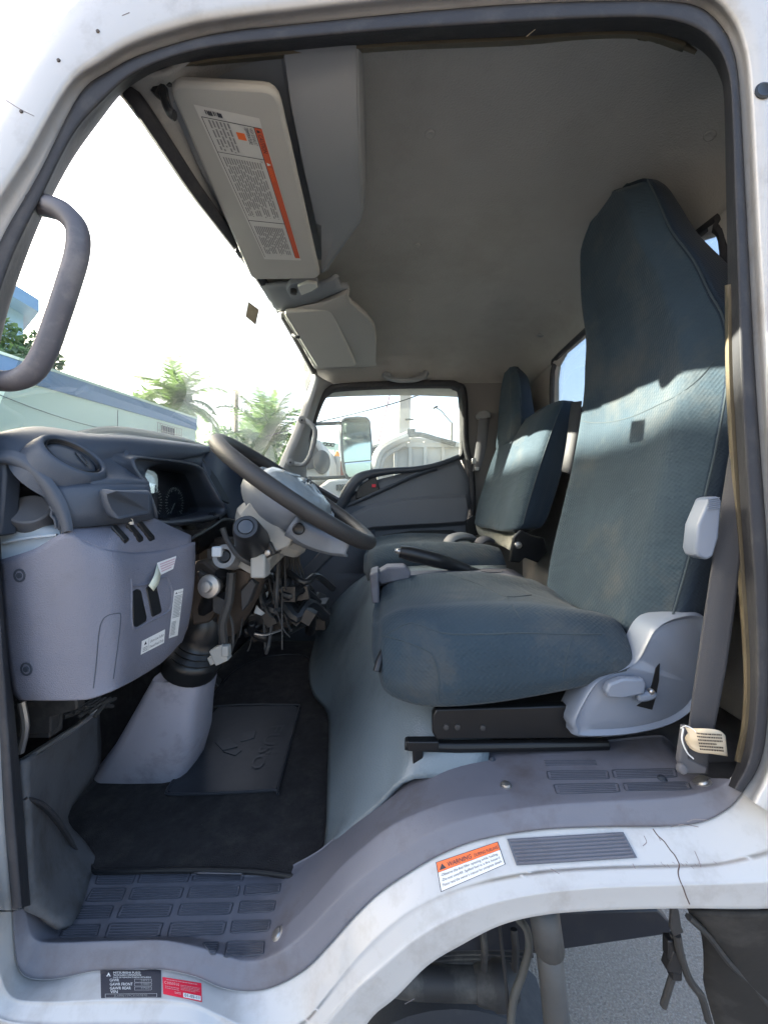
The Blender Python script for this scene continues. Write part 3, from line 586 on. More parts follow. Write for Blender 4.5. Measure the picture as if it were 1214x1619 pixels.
# ================================================================== grab handles, visors, lamp
t = thing('grab_handle', P(60, 460, .66), 'scuffed thick grey grab handle on the near door pillar in front of the sky', 'grab handle', 'grab handles')
a = MB(); a.tube([P(48,322,.652), P(72,325,.635), P(100,335,.628), P(122,362,.628), P(122,400,.628), P(108,450,.628), P(88,510,.628), P(70,558,.628), P(48,590,.628), P(18,602,.63), P(-20,600,.64), P(-60,596,.655)], .0165, 6, 14)
a.build('grip', M['handle'], t)
a = MB(); a.lathe(P(60,324,.655), V(0,-1,.1), [(0,.024),(.01,.022),(.016,.014)], 16); a.build('mount', M['handle'], t)
t = thing('grab_handle', P(480, 700, 2.1), 'slim light grey grab handle screwed to the far windshield pillar', 'grab handle', 'grab handles')
a = MB(); a.tube([P(476,662,2.09), P(487,667,2.05), P(497,677,2.04), P(498,690,2.04), P(493,712,2.04), P(486,728,2.04), P(477,735,2.05), P(458,731,2.07)], .0135, 5, 10); a.build('grip', M['grey'], t)
for x, y, Y in ((477,664,2.05),(459,731,2.03)):
    a = MB(); a.lathe(P(x, y, Y), V(.3,-1,.1), [(0,.02),(.012,.019),(.016,.012)], 14); f_ = a.build('mount', M['grey'], t)
    a = MB(); a.lathe(P(x, y, Y - .016), V(.3,-1,.1), [(0,.006),(.003,.005)], 10); a.build('screw', M['black'], f_)
t = thing('grab_handle', P(640, 597, 2.15), 'curved grey ceiling grab handle above the far door window', 'grab handle', 'grab handles')
a = MB(); a.tube([P(609,592,2.14), P(614,597,2.11), P(625,600,2.09), P(640,601,2.085), P(656,600,2.09), P(668,596,2.11), P(673,590,2.14)], [.018,.014,.013,.012,.013,.014,.018], 5, 10); a.build('grip', M['console'], t)
for x in (613, 669):
    a = MB(); a.box(P(x, 594, 2.13), (.04,.04,.03)); a.build('mount', M['console'], t, bev=.008)

def visor(name_label, c4, thick, label_items=None):
    A, B, C, D = c4          # near-front, near-rear, far-rear, far-front
    t = thing('sun_visor', (A + B + C + D) / 4, name_label, 'sun visor', 'sun visors')
    nu = (B - A).cross(D - A).normalized()
    if nu.z < 0: nu = -nu
    pts = []; r = .16
    cs = [A, B, C, D]
    for i in range(4):
        p = cs[i]; pr_, nx = cs[i - 1], cs[(i + 1) % 4]
        e0 = (pr_ - p).normalized() * .028; e1 = (nx - p).normalized() * .028
        for k in range(5):
            s = k / 4; pts.append((p + e0) * (1 - s) ** 2 + p * 2 * s * (1 - s) + (p + e1) * s * s)
    m = MB(); m.prism(pts, nu * thick); o = m.build('panel', M['visor'], t, bev=.007, bseg=3)
    return t, o, nu
VA, VB, VC, VD = P(262,130,.685), P(438,140,.685), P(507,441,1.17), P(398,443,1.18)
vt, vpan, vn = visor('grey driver sun visor carrying the large warning label, hanging under the roof', [VA, VB, VC, VD], .02)
hv = hitter(vpan)
lq = [(410,186),(476,411),(418,409),(306,164)]     # text runs down the visor: TL, TR, BR, BL in reading order
decal('warning_label', lq, hv, vt, M['labg'], [
    ('r', .075, .01, .985, .13, M['orange2']), ('r', .075, .13, .98, .142, M['ink']), ('r', .075, .95, .985, .962, M['ink']), ('r', .072, .02, .077, .96, M['ink']), ('r', .30, .14, .304, .955, M['ink']), ('r', .745, .14, .749, .955, M['ink']),
    ('p', TRI(.10, .07, .012, .035), M['ink']), ('t', 'CAUTION', .12, .105, .075, .13, M['ink']), ('p', TRI(.33, .07, .012, .035), M['lab']), ('t', 'WARNING', .35, .105, .07, .10, M['orange']),
    ('t', 'HIGH EXHAUST', .085, .22, .06, .12, M['ink']), ('t', 'TEMPERATURE', .085, .30, .06, .12, M['ink']), ('r', .135, .33, .185, .47, M['orange']), ('b', .085, .54, .29, .90, 6, M['inkg']),
    ('b', .33, .22, .72, .92, 15, M['inkg']), ('b', .78, .22, .97, .90, 15, M['inkg']), ('t', 'OK', .31, .22, .05, .02, M['inkg']), ('b', .0255, .60, .06, .9, 2, M['ink']),
    *[('r', .02, .60 + i * .022, .05, .60 + i * .022 + .006 + .006 * (i % 3), M['ink']) for i in range(12)]], off=.0006, nu=10, nv=5)
a = MB(); a.tube([P(258,140,.69), P(262,160,.685), P(270,178,.682), P(276,182,.682)], .008, 4, 8); a.tube([P(246,150,.70), P(256,130,.695), P(270,124,.69)], .009, 4, 8); a.build('pivot_arm', M['black'], vt)
a = MB(); a.box(P(381,397,1.09), (.022,.03,.02)); a.tube([P(372,388,1.07), P(380,394,1.075), P(384,404,1.09)], .006, 3, 8); a.build('clip', M['black'], vt, bev=.003)
vt2, vp2, vn2 = visor('plain grey sun visor without label on the passenger half of the header', [P(447,494,1.40), P(524,490,1.40), P(564,579,1.88), P(502,582,1.90)], .018)
a = MB(); a.tube([P(463,529,1.56), P(468,532,1.54), P(474,533,1.54)], .006, 3, 8); a.build('clip', M['black'], vt2)
t = thing('dome_lamp', P(480,458,1.27), 'small clear dome lamp between the two sun visors', 'lamp')
lc = [PZ(*q, .72) for q in [(452,458),(458,449),(486,444),(502,446),(504,455),(496,464),(474,472),(460,472)]]
a = MB(); a.prism([p + V(0,0,.0) for p in lc], V(0,0,.02)); a.build('housing', M['console'], t, bev=.004)
a = MB(); a.prism([PZ(*q, .712) for q in [(470,453),(486,447),(501,449),(502,455),(494,461),(476,468)]], V(0,0,.012)); a.build('lens', M['lens'], t, bev=.004)
a = MB(); a.lathe(PZ(464,462,.712), V(0,0,-1), [(-.01,.012),(.004,.011),(.006,.006)], 14); a.build('switch', M['black'], t)
a = MB(); a.prism([PZ(*q, .738) for q in [(418,462),(432,460),(436,466),(428,470)]], V(0,0,.015)); a.build('visor_hook', M['black'], t)

# ================================================================== seats
def sect(z, xf, y0, y1, th, n=10, bol=.012, rc=.035):
    """closed horizontal loop: front face with side bolsters, rounded back."""
    w_ = y1 - y0; pts = []; bol *= max(.1, min(1, (w_ - .2) / .28))
    for i in range(n + 1):
        s = i / n; d = abs(2 * s - 1)
        x = xf + bol * (1 - d * d) * .9 - bol * .6 * math.exp(-((d - .72) / .16) ** 2) + rc * max(0, d - .8) ** 2 / .04
        pts.append(W(x, y0 + w_ * (.02 + .96 * s), z))
    pts += [W(xf + th * .35, y1 + .004, z), W(xf + th * .75, y1 - .004, z), W(xf + th, y1 - .035, z)]
    pts += [W(xf + th * 1.05, y0 + w_ * .5, z), W(xf + th, y0 + .035, z), W(xf + th * .75, y0 + .004, z), W(xf + th * .35, y0 - .004, z)]
    return pts
def backrest(name, secs, m, parent, bol=.012, ms=None):
    b = MB(); rows = [sect(*s, bol=bol, rc=.035 if bol > .01 else .012) for s in secs]
    c0 = sum(rows[0], V(0,0,0)) / len(rows[0]); c1 = sum(rows[-1], V(0,0,0)) / len(rows[-1])
    rows = [[c0 + (p - c0) * .82 + V(0,0,-.012) for p in rows[0]]] + rows + [[c1 + (p - c1) * .86 + V(0,0,.009) for p in rows[-1]], [c1 + (p - c1) * .55 + V(0,0,.014) for p in rows[-1]], [c1 + (p - c1) * .15 + V(0,0,.0155) for p in rows[-1]]]
    b.loft(rows, 3, 4, cu=True, caps=True)
    o = b.build(name, [m, ms or m], parent, ang=0)
    return o
def lerp_x(secs, z):
    for a_, b_ in zip(secs, secs[1:]):
        if z <= b_[0]: return a_[1] + (b_[1] - a_[1]) * (max(z, a_[0]) - a_[0]) / (b_[0] - a_[0])
    return secs[-1][1]
seat = thing('driver_seat', W(.29, .98, -.46), 'dark teal cloth driver seat with tall tapered backrest beside the open doorway', 'seat')
dsec = [(-0.2538, 0.4914, 0.7452, 1.21, 0.0972), (-0.216, 0.5033, 0.7214, 1.242, 0.1404), (-0.1296, 0.5238, 0.715, 1.258, 0.162), (0, 0.5562, 0.7128, 1.26, 0.1674), (0.1296, 0.5854, 0.7128, 1.258, 0.162), (0.2592, 0.607, 0.715, 1.253, 0.1512), (0.3564, 0.6156, 0.7344, 1.242, 0.1404), (0.432, 0.6188, 0.7722, 1.238, 0.1296), (0.5184, 0.6188, 0.81, 1.228, 0.1242), (0.6156, 0.6022, 0.8532, 1.215, 0.1134), (0.702, 0.5925, 0.8802, 1.2, 0.1026), (0.7668, 0.5838, 0.9018, 1.175, 0.0864), (0.8014, 0.5838, 0.955, 1.12, 0.0594)]
dback = backrest('backrest', dsec, M['fabric'], seat, .016, M['fabric_shade'])
for p in dback.data.polygons:      # side and rear panels: plainer cloth, darkened to carry their shade
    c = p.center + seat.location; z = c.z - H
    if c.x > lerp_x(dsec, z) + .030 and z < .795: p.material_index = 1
def seam_line(secs, side, parent, dx=.03, dy=0):
    m = MB(); pts = []
    for s in secs[1:-1]:
        pts.append(W(s[1] + dx, (s[2] - .002 + dy) if side == 0 else (s[3] + .002), s[0]))
    m.tube(pts, .0019, 4, 6); return m.build('seam', M['seam'], parent)
seam_line(dsec, 0, dback); seam_line(dsec, 1, dback)
hbk = hitter(dback)
sm2 = MB(); surf_tube(sm2, [(918,665),(935,668),(965,667),(1000,658),(1040,640),(1075,622),(1105,598),(1128,572)], .0016, hbk, 3); sm2.build('seam', M['seam'], dback)
# cushion
def csec(x, zt, zb, y0, y1, dip=.016, r=.045):
    w_ = y1 - y0; pts = []
    for i in range(11):
        s = i / 10; d = abs(2 * s - 1)
        z = zt - dip * (1 - d * d) + .012 * math.exp(-((d - .66) / .2) ** 2) - r * max(0, d - .78) ** 2 / .05
        pts.append(W(x, y0 + w_ * s, z))
    zm = (zt - r + zb) / 2
    pts += [W(x, y1 + .012, zm), W(x, y1 + .004, zb + .02), W(x, y1 - .03, zb), W(x, (y0 + y1) / 2, zb), W(x, y0 + .03, zb), W(x, y0 - .004, zb + .02), W(x, y0 - .012, zm)]
    return pts
def cushion(secs, m, parent, ms=None, dip=.016):
    b = MB(); rows = [csec(*s, dip=dip) for s in secs]
    out = []
    for k, rw in ((0, rows[0]), (-1, rows[-1])):
        c = sum(rw, V(0,0,0)) / len(rw); dx = V(-.012 if k == 0 else .012, 0, 0)
        a_ = [c + (p - c) * .8 + dx for p in rw]; b_ = [c + (p - c) * .3 + dx * 1.5 for p in rw]
        out.append((b_, a_))
    rows = list(out[0]) + rows + [out[1][1], out[1][0]]
    b.loft(rows, 3, 4, cu=True, caps=True)
    return b.build('cushion', [m, ms or m], parent, ang=0)
dcush = cushion([(-0.01296,-0.2646,-0.351,0.81,1.199),(0,-0.243,-0.3726,0.7722,1.231),(0.0378,-0.2214,-0.3802,0.7452,1.247),(0.0972,-0.2106,-0.3802,0.7258,1.258),(0.1944,-0.203,-0.3694,0.7171,1.264),(0.3024,-0.203,-0.351,0.715,1.264),(0.3888,-0.2128,-0.3348,0.7171,1.258),(0.4536,-0.2246,-0.324,0.7236,1.253),(0.486,-0.2398,-0.3132,0.7452,1.231)], M['fabric'], seat, M['fabric_shade'])
for p in dcush.data.polygons:
    c = p.center + seat.location; z = c.z - H
    pass
hc = hitter(dcush)
sm3 = MB()
surf_tube(sm3, [(603,1005),(625,1010),(650,1018),(680,1032),(690,1052),(694,1080),(692,1108)], .0016, hc)
surf_tube(sm3, [(612,1003),(650,985),(700,1001),(760,1003),(830,1001),(900,1003),(950,1003)], .0018, hc)
surf_tube(sm3, [(700,906),(740,918),(775,932),(800,944),(840,941)], .0014, hc)
surf_tube(sm3, [(800,944),(812,962),(824,980)], .0012, hc)
surf_tube(sm3, [(905,1006),(895,1040),(888,1085)], .0012, hc)
sm3.build('seam', M['seam'], dcush)
# side cover with slot and recline lever
cp = [(904,1143),(921,1108),(938,1082),(960,1068),(990,1056),(1008,1043),(1022,1018),(1034,996),(1050,982),(1075,972),(1105,969),(1124,984),(1130,1020),(1127,1062),(1115,1100),(1090,1132),(1050,1153),(985,1166),(915,1168),(908,1158)]
cpts = cr([P(x, y,0.7074) for x, y in cp], 3, True)
cm = MB(); cen = sum(cpts, V(0,0,0)) / len(cpts)
slot = [P(x, y,0.7074) for x, y in [(1030,1120),(1022,1112),(1026,1090),(1034,1062),(1040,1048),(1044,1052),(1040,1075),(1034,1105)]]
cm.grid([[cen + (p - cen) * .97 + V(0,.059,0) for p in cpts], [p + V(0,.05,0) for p in cpts], [p + V(0,.012,0) for p in cpts], [cen + (p - cen) * .985 + V(0,.003,0) for p in cpts], [cen + (p - cen) * .95 for p in cpts], [cen + (p - cen) * .88 + V(0,.006,0) for p in cpts], [cen + (p - cen) * .80 + V(0,.003,0) for p in cpts]], True)
cm.bm.faces.new([v for v in cm.bm.verts[-len(cpts):]])
scov = cm.build('side_cover', M['cover'], seat, ang=50)
hsc = hitter(scov)
a = MB(); a.prism([hsc(x, y)[0] + V(0,-.0015,0) for x, y in [(1030,1122),(1006,1116),(1022,1104),(1030,1082),(1036,1056),(1042,1049),(1041,1075),(1035,1105)]], V(0,.004,0)); a.build('slot', M['black'], scov, smooth=False)
a = MB(); a.prism([P(x, y,0.6869) for x, y in [(958,1094),(964,1082),(985,1074),(1018,1074),(1022,1082),(1020,1098),(985,1106),(962,1104)]], V(0,.016,0)); a.tube([P(1005,1102,0.702), P(1022,1100,0.6998), P(1034,1094,0.6998)], .010, 3, 8)
a.build('recline_lever', M['cover'], scov, bev=.004)
a = MB(); a.lathe(P(1030,1094,0.6934), V(0,-1,0), [(-.006,.005),(.002,.005),(.004,.003)], 10); a.build('pivot_pin', M['steel'], scov)
# seat frame and rails
a = MB(); a.prism([P(x, y,0.7398) for x, y in [(690,1122),(905,1116),(930,1150),(930,1168),(690,1170),(684,1160),(684,1132)]], V(0,.02,0)); a.build('seat_frame', M['blackm'], seat, bev=.003)
a = MB(); a.tube([P(640,1176,0.756), P(720,1180,0.756), P(960,1176,0.756)], .012, 2, 8); a.box(P(668,1176,0.7452), (.06,.02,.018)); a.box(P(660,1200,0.756), (.02,.02,.05)); a.build('slide_rail', M['blackm'], seat, bev=.002)
for x, y in ((705,1150),(723,1150),(763,1151)):
    b = MB(); b.lathe(P(x, y,0.7387), V(0,-1,0), [(-.002,.006),(.002,.0055),(.003,.002)], 10); b.build('rivet', M['dirtm'], seat)
a = MB(); a.tube([P(606,1030,.79), P(600,1045,.775), P(595,1062,.765)], .0075, 3, 10); a.build('slide_lever', M['black'], seat)
a = MB(); a.box(W(.53,.98,-.29), (.08,.42,.05)); a.build('recliner_bracket', M['blackm'], seat, bev=.003)
hd1 = MB(); hd1.prism([P(x, y, .625) for x, y in [(1122,787),(1136,784),(1142,792),(1137,850),(1128,880),(1118,886),(1104,880),(1100,868),(1104,830)]], V(0,.03,0)); 
# passenger bench
bench = thing('passenger_bench', W(.2, 1.77, -.45), 'two-place teal passenger bench whose wide backrest carries one tall headrest at the far end', 'seat')
cushion([(-.07,-.195,-.27,1.50,2.06),(-.055,-.175,-.29,1.45,2.1),(-.02,-.158,-.30,1.42,2.12),(.1,-.142,-.30,1.41,2.13),(.25,-.142,-.30,1.41,2.13),(.38,-.15,-.29,1.42,2.12),(.45,-.165,-.28,1.44,2.1)], M['fabric'], bench, dip=.008)
msec = [(-.085,.478,1.46,2.09,.09),(-.06,.484,1.432,2.12,.12),(.05,.512,1.425,2.13,.13),(.2,.56,1.425,2.13,.125),(.31,.60,1.43,2.13,.12),(.37,.626,1.437,2.12,.10),(.402,.648,1.45,2.105,.07)]
osec = [(.33,.603,1.80,2.115,.11),(.42,.612,1.80,2.115,.105),(.50,.613,1.815,2.10,.10),(.58,.613,1.83,2.07,.095),(.64,.614,1.85,2.04,.085),(.685,.617,1.885,2.0,.06)]
mb_ = backrest('backrest', msec, M['fabric'], bench, .004, M['fabric_shade'])
ob_ = backrest('headrest', osec, M['fabric'], bench, .004, M['fabric_shade'])
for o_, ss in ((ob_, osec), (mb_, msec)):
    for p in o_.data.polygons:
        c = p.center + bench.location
        if c.x > lerp_x(ss, c.z - H) + .030: p.material_index = 1  # side faces take the cloth with shade in its colour
seam_line(msec, 0, mb_); seam_line(osec, 0, ob_)
a = MB(); a.prism([P(x, y, 1.41) for x, y in [(806,888),(812,850),(824,838),(840,846),(860,850),(866,872),(850,890),(830,882),(822,890)]], V(0,.02,0)); hb_ = a.build('hinge_bracket', M['blackm'], bench, bev=.004)
a = MB(); a.lathe(P(819,862,1.408), V(0,-1,0), [(-.002,.014),(.006,.012),(.008,.006)], 12); a.build('bolt', M['steel'], hb_)
a = MB(); a.prism([P(x, y, 2.05) for x, y in [(738,850),(738,822),(748,815),(762,826),(760,845)]], V(0,.03,0)); a.build('hinge_bracket', M['blackm'], bench, bev=.004)
a = MB(); a.loft([[P(750,822,2.08),P(775,828,1.9),P(800,838,1.7),P(822,845,1.46)],[P(752,836,2.08),P(778,846,1.9),P(800,856,1.7),P(815,862,1.46)],[P(760,848,2.06),P(785,858,1.88),P(800,866,1.68),P(808,872,1.46)]], 4, 2); a.build('rear_felt', M['fuzz'], bench, thick=.01)
t = thing('belt_buckle', P(725,850,1.75), 'larger grey seat belt buckle lying on the far bench cushion', 'belt buckle', 'belt buckles')
a = MB(); a.tube([P(707,860,1.66), P(714,852,1.67), P(728,848,1.69), P(742,850,1.72), P(750,856,1.76)], [.03,.036,.034,.03,.022], 4, 12, flat=.55); a.build('housing', M['grey'], t)
t = thing('belt_buckle', P(768,856,1.7), 'smaller dark grey belt buckle next to the black hinge of the passenger bench', 'belt buckle', 'belt buckles')
a = MB(); a.tube([P(755,861,1.64), P(760,855,1.65), P(768,852,1.66), P(778,856,1.68)], [.022,.026,.024,.018], 4, 12, flat=.55); a.build('housing', M['beltdark'], t)

# ================================================================== steering wheel and column
SWC = P(471, 779, .905); tl = R(34.7)
SD = V(cos(tl), 0, -sin(tl)); SN = V(sin(tl), 0, cos(tl)); SY = V(0, 1, 0)
def sw(u, v, h=0): return SWC + SD * u + SY * v + SN * h
swt = thing('steering_wheel', SWC, 'worn dark grey steering wheel with its hub still under clear plastic wrap', 'steering wheel')
a = MB(); a.tube([sw(.203 * cos(2*pi*i/24), .205 * sin(2*pi*i/24)) for i in range(24)], .0172, 4, 16, True, up=SN); rim = a.build('rim', M['wheel'], swt)
a = MB()
rr = [(-.02,.085),(-.01,.094),(.008,.092),(.024,.078),(.033,.05),(.036,.02)]
a.lathe(sw(.0, 0, -.005), SN, rr, 28, up=SD, sy=1.15); pad_ = a.build('hub_pad', M['wrap'], swt, ang=60)
wr = MB(); rnd = random.Random(5)
for i in range(16):
    an = rnd.random() * 6.28; pts = []
    for k in range(4):
        r_ = .02 + .02 * k; h = .034 - (r_ / .092) ** 2 * .034 + rnd.random() * .004; an += (rnd.random() - .5) * .5
        pts.append(sw(r_ * cos(an), r_ * sin(an) * 1.15, h))
    wr.tube(pts, .0022, 4, 6)
wr.build('wrap_fold', M['wrap'], pad_)
for vs, us in (((-1),(.06)),((1),(.06)),((-1),(-.05)),((1),(-.05))):
    a = MB(); a.loft([[sw(us - .03, vs * .08, -.004), sw(us, vs * .08, .006), sw(us + .03, vs * .08, -.004)], [sw(us - .02, vs * .14, -.008), sw(us, vs * .14, .0), sw(us + .02, vs * .14, -.008)], [sw(us * 1.1 - .016, vs * .198, -.004), sw(us * 1.1, vs * .20, .006), sw(us * 1.1 + .016, vs * .198, -.004)]], 4, 4)
    a.build('spoke', M['black'], swt, thick=.014)
# shroud behind the hub (flared collar)
a = MB()
a.lathe(sw(.0, 0, 0), -SN, [(-.005,.098),(.012,.112),(.03,.118),(.055,.112),(.075,.095),(.085,.08),(.082,.07)], 32, up=SD, sy=1.12, caps=False)
shr = a.build('hub_shroud', M['shroud'], swt, thick=.006, ang=50)
a = MB(); a.loft([[sw(.05,-.124,-.03),sw(.09,-.11,-.03),sw(.135,-.085,-.022),(sw(.17,-.10,-.012))],[sw(.05,-.126,-.06),sw(.09,-.112,-.065),sw(.14,-.09,-.055),sw(.175,-.105,-.035)],[sw(.05,-.09,-.08),sw(.09,-.06,-.08),sw(.14,-.05,-.065),sw(.18,-.08,-.04)]], 4, 3)
a.build('spoke_cover', M['shroud'], swt, thick=.006)
a = MB(); l = P(472, 836, .772); a.lathe(l, V(.25,-1,-.1), [(-.012,.012),(.002,.0125),(.004,.010),(.002,.007)], 16); a.build('screw_cap', M['black'], shr)

col = thing('steering_column', P(250, 1200, 1.0), 'stripped steering column with exposed switch gear, loose wires, rubber boot and grey base', 'steering column')
AX = -SN
a = MB()
a.lathe(sw(.0,0,-.075), AX, [(0,.075),(.012,.088),(.03,.092),(.05,.085),(.058,.06),(.10,.052),(.13,.05)], 20, up=SD); a.build('switch_housing', M['wplast'], col, ang=30)
a = MB(); a.prism([P(x, y, .80) for x, y in [(392,795),(415,800),(440,832),(462,852),(455,865),(436,872),(412,905),(402,900),(398,880),(385,850),(378,815)]], V(0,.10,0)); a.box(P(412,893,.80), (.03,.04,.05)); a.build('clock_spring', M['wplast'], col, bev=.004)
# switch stalk knob facing the door
a = MB(); o_ = P(400, 858, .80); axk = (P(388, 832, .70) - o_).normalized()
a.lathe(o_, axk, [(-.02,.036),(.0,.036),(.02,.034),(.05,.030),(.085,.026),(.10,.024),(.106,.021),(.106,.015),(.103,.014)], 22); knob = a.build('switch_stalk', M['black'], col, ang=40)
a = MB(); a.lathe(o_ + axk * .104, axk, [(-.004,.0135),(.003,.013),(.004,.008)], 18); a.build('stalk_button', M['dark2'], knob)
a = MB(); a.prism([P(x, y, .79) for x, y in [(395,868),(415,852),(428,858),(436,876),(420,884),(408,878),(402,890),(390,884)]], V(0,.05,0)); a.build('stalk_base', M['black'], knob, bev=.003)
a = MB(); a.lathe(P(423,874,.785), V(0,-1,0), [(-.01,.006),(.003,.006),(.004,.003)], 10); a.build('screw', M['steel'], knob)
# column tube and brackets
a = MB(); a.tube([sw(0,0,-.2), P(385,930,.93), P(355,985,.98)], .042, 2, 14); a.build('column_tube', M['rust'], col)
a = MB(); a.tube([P(352,905,.86), P(325,965,.92), P(290,1010,.98)], [.014,.022,.022], 2, 12); a.build('tilt_damper', M['black'], col)
a = MB(); a.lathe(P(357,880,.84), V(-.1,-1,.25), [(-.06,.026),(0,.027),(.008,.026),(.008,.016),(-.02,.013)], 20); ig = a.build('ignition_lock', M['grey'], col)
a = MB(); a.lathe(P(357,880,.84), V(-.1,-1,.25), [(-.03,.012),(.004,.011)], 14); a.box(P(340,875,.85), (.025,.02,.02)); a.build('key_barrel', M['black'], ig)
a = MB(); a.prism([P(x, y, .90) for x, y in [(300,890),(322,886),(345,905),(350,950),(330,985),(304,990),(296,950)]], V(0,.12,0)); a.build('mounting_bracket', M['rust'], col, bev=.006)
a = MB(); a.prism([P(x, y, .89) for x, y in [(318,900),(336,910),(340,935),(322,930)]], V(0,-.02,0)); a.prism([P(x, y, .92) for x, y in [(386,905),(410,898),(420,915),(400,935),(388,930)]], V(0,.05,0)); a.build('bracket_plate', M['dirtm'], col, bev=.003)
a = MB(); a.lathe(P(333,927,.84), V(-.1,-1,.1), [(-.04,.010),(0,.024),(.006,.026),(.010,.024),(.012,.012),(.022,.011),(.023,.004)], 18); a.build('bolt', M['steel'], col)
a = MB(); a.prism([P(x, y, .85) for x, y in [(336,940),(358,950),(352,975),(336,968)]], V(0,.05,0)); a.prism([P(x, y, .87) for x, y in [(380,935),(398,915),(404,925),(392,955),(382,968)]], V(0,.03,0)); a.build('bracket_tab', M['dirtm'], col, bev=.002)
# boot
bt = P(330, 972, .95); bbm = P(296, 1066, .99); ba = (bbm - bt)
a = MB(); L_ = ba.length
a.lathe(bt, ba, [(-.03,.030),(-.005,.034),(.0,.046),(.05,.050),(.064,.053),(.070,.060),(.078,.055),(.085,.064),(.093,.059),(.100,.069),(.109,.063),(.116,.073),(.126,.071),(.140,.071),(.162,.068)], 28); a.build('rubber_boot', M['black'], col, ang=80)
a = MB(); a.tube([P(345,960,.95), P(325,998,.965), P(312,1030,.98)], .032, 2, 14); a.build('shaft', M['blackm'], col)
def rbase(c, wx, wy, n=20): return [c + V(wx * math.copysign(abs(cos(2*pi*i/n)) ** .4, cos(2*pi*i/n)), wy * math.copysign(abs(sin(2*pi*i/n)) ** .5, sin(2*pi*i/n)), 0) for i in range(n)]
a = MB(); a.grid([rbase(P(297,1060,1.0), .064, .07), rbase(P(280,1105,1.02), .078, .08), rbase(P(262,1160,1.05), .105, .085), rbase(P(238,1206,1.10), .13, .09)], True, caps=True)
a.build('column_base', mat('column_base_plastic', (0.3255, 0.3255, 0.3875), .55, .1, 8, .2, 300, dirt=(.07,.07,.08), ds=12, da=.5), col, ang=50)
# loose wires, connectors
rnd = random.Random(11); wb_ = MB()
for i in range(48):
    x, y = 350 + rnd.random() * 105, 880 + rnd.random() * 70; Y = .90 + rnd.random() * .2; dx = rnd.uniform(-26, 26); pts = []; dy = rnd.uniform(8, 30)
    for k in range(5):
        pts.append(P(x + dx * k / 4 * 1.5, y + dy * k - 4 * dy * .25 * (k - 2) ** 2 * .2, Y + .02 * rnd.random()))
    wb_.tube(pts, .0018 + rnd.random() ** 2 * .005, 4, 6)
wb_.tube([P(440,850,.95), P(452,890,1.0), P(440,930,1.05), P(455,960,1.1)], .008, 4, 8)
wb_.tube([P(352,835,.8), P(360,855,.8), P(378,880,.79), P(398,892,.80)], .006, 4, 8)
wb_.tube([P(366,905,.85), P(362,950,.85), P(352,985,.85), P(354,1020,.86)], .010, 4, 8)
wb_.tube([P(355,960,.86), P(367,985,.86), P(368,1022,.86), P(360,1035,.86)], .003, 4, 6)
for i in range(8):
    x = 440 + i * 5; wb_.tube([P(x, 850 + rnd.random() * 10, .98), P(x + 4 - i, 885, 1.0), P(x - 8 + i * 2, 920, 1.02), P(x - 2, 955 + rnd.random() * 30, 1.05)], .0035, 4, 6)
wb_.build('wiring', M['wire'], col)
hb2 = MB()
for i in range(7):
    x, y = 385 + i * 12, 905 + (i % 3) * 22; hb2.tube([P(x, y, 1.0), P(x + 24, y + 16 + (i % 2) * 12, .98), P(x + 44, y + 6, 1.02), P(x + 70, y + 26, 1.08)], .009 + .003 * (i % 3), 4, 8)
for i in range(13):
    hb2.box(P(368 + i * 10, 905 + (i * 37) % 75, .99 + .02 * (i % 3)), (.035, .03, .028 + .01 * (i % 2)), Matrix.Rotation(i * .7, 4, 'Y'))
hb2.build('taped_harness', M['black'], col, bev=.003)
a = MB(); a.box(P(349,1034,.85), (.030,.025,.036), Matrix.Rotation(R(-25), 4, 'Y')); a.box(P(338,1042,.85), (.016,.02,.018), Matrix.Rotation(R(-25), 4, 'Y')); a.box(P(358,1028,.845), (.014,.02,.022)); a.build('loose_connector', M['wplast'], col, bev=.002)
a = MB(); a.box(P(345,872,.84), (.022,.02,.022)); a.box(P(420,962,1.0), (.045,.03,.035), Matrix.Rotation(.35, 4, 'Y')); a.box(P(432,946,1.02), (.022,.03,.045), Matrix.Rotation(-.3, 4, 'Y')); a.build('connector_block', M['tank'], col, bev=.003)
a = MB(); a.tube([P(398,985,.96), P(400,1000,.98), P(428,1008,1.0), P(470,990,1.1), P(510,968,1.25)], [.010,.011,.012,.013,.014], 4, 10); a.tube([P(450,925,1.05), P(478,945,1.1), P(492,970,1.15), P(490,1000,1.2)], .016, 4, 10)
a.tube([P(385,1000,1.0), P(440,975,1.05), P(500,955,1.1)], .016, 3, 8); a.box(P(440,978,1.15), (.16,.08,.07), Matrix.Rotation(R(-20), 4, 'Y')); a.box(P(505,970,1.35), (.06,.1,.09)); a.build('pedal_bracket', M['blackm'], col, bev=.004)
a = MB(); a.tube([P(448,982,1.0), P(463,972,1.02), P(478,960,1.04)], .003, 2, 6); a.tube([P(402,1002,.955), P(420,1004,.97), P(445,996,1.0)], .003, 3, 6); a.build('bright_rod', M['steel'], col)
t = thing('brake_pedal', P(505,958,1.4), 'black ribbed brake pedal at the far side of the dark foot well', 'pedal')
a = MB(); a.prism([P(x, y, 1.38) for x, y in [(487,952),(500,944),(514,950),(517,962),(512,972),(498,972)]], V(0,.03,.015)); a.build('pad', M['black'], t, bev=.004)
for i in range(5):
    b = MB(); b.tube([P(493 + i*5, 949 + abs(i-2), 1.378), P(495 + i*5, 971, 1.378)], .003, 1, 6); b.build('tread', M['dirtm'], t)
a = MB(); a.tube([P(500,950,1.4), P(490,930,1.42), P(470,915,1.45)], .010, 3, 8); a.build('arm', M['blackm'], t)
t = thing('accelerator_pedal', P(340,1085,1.3), 'ribbed rubber pedal low beside the grey column base', 'pedal')
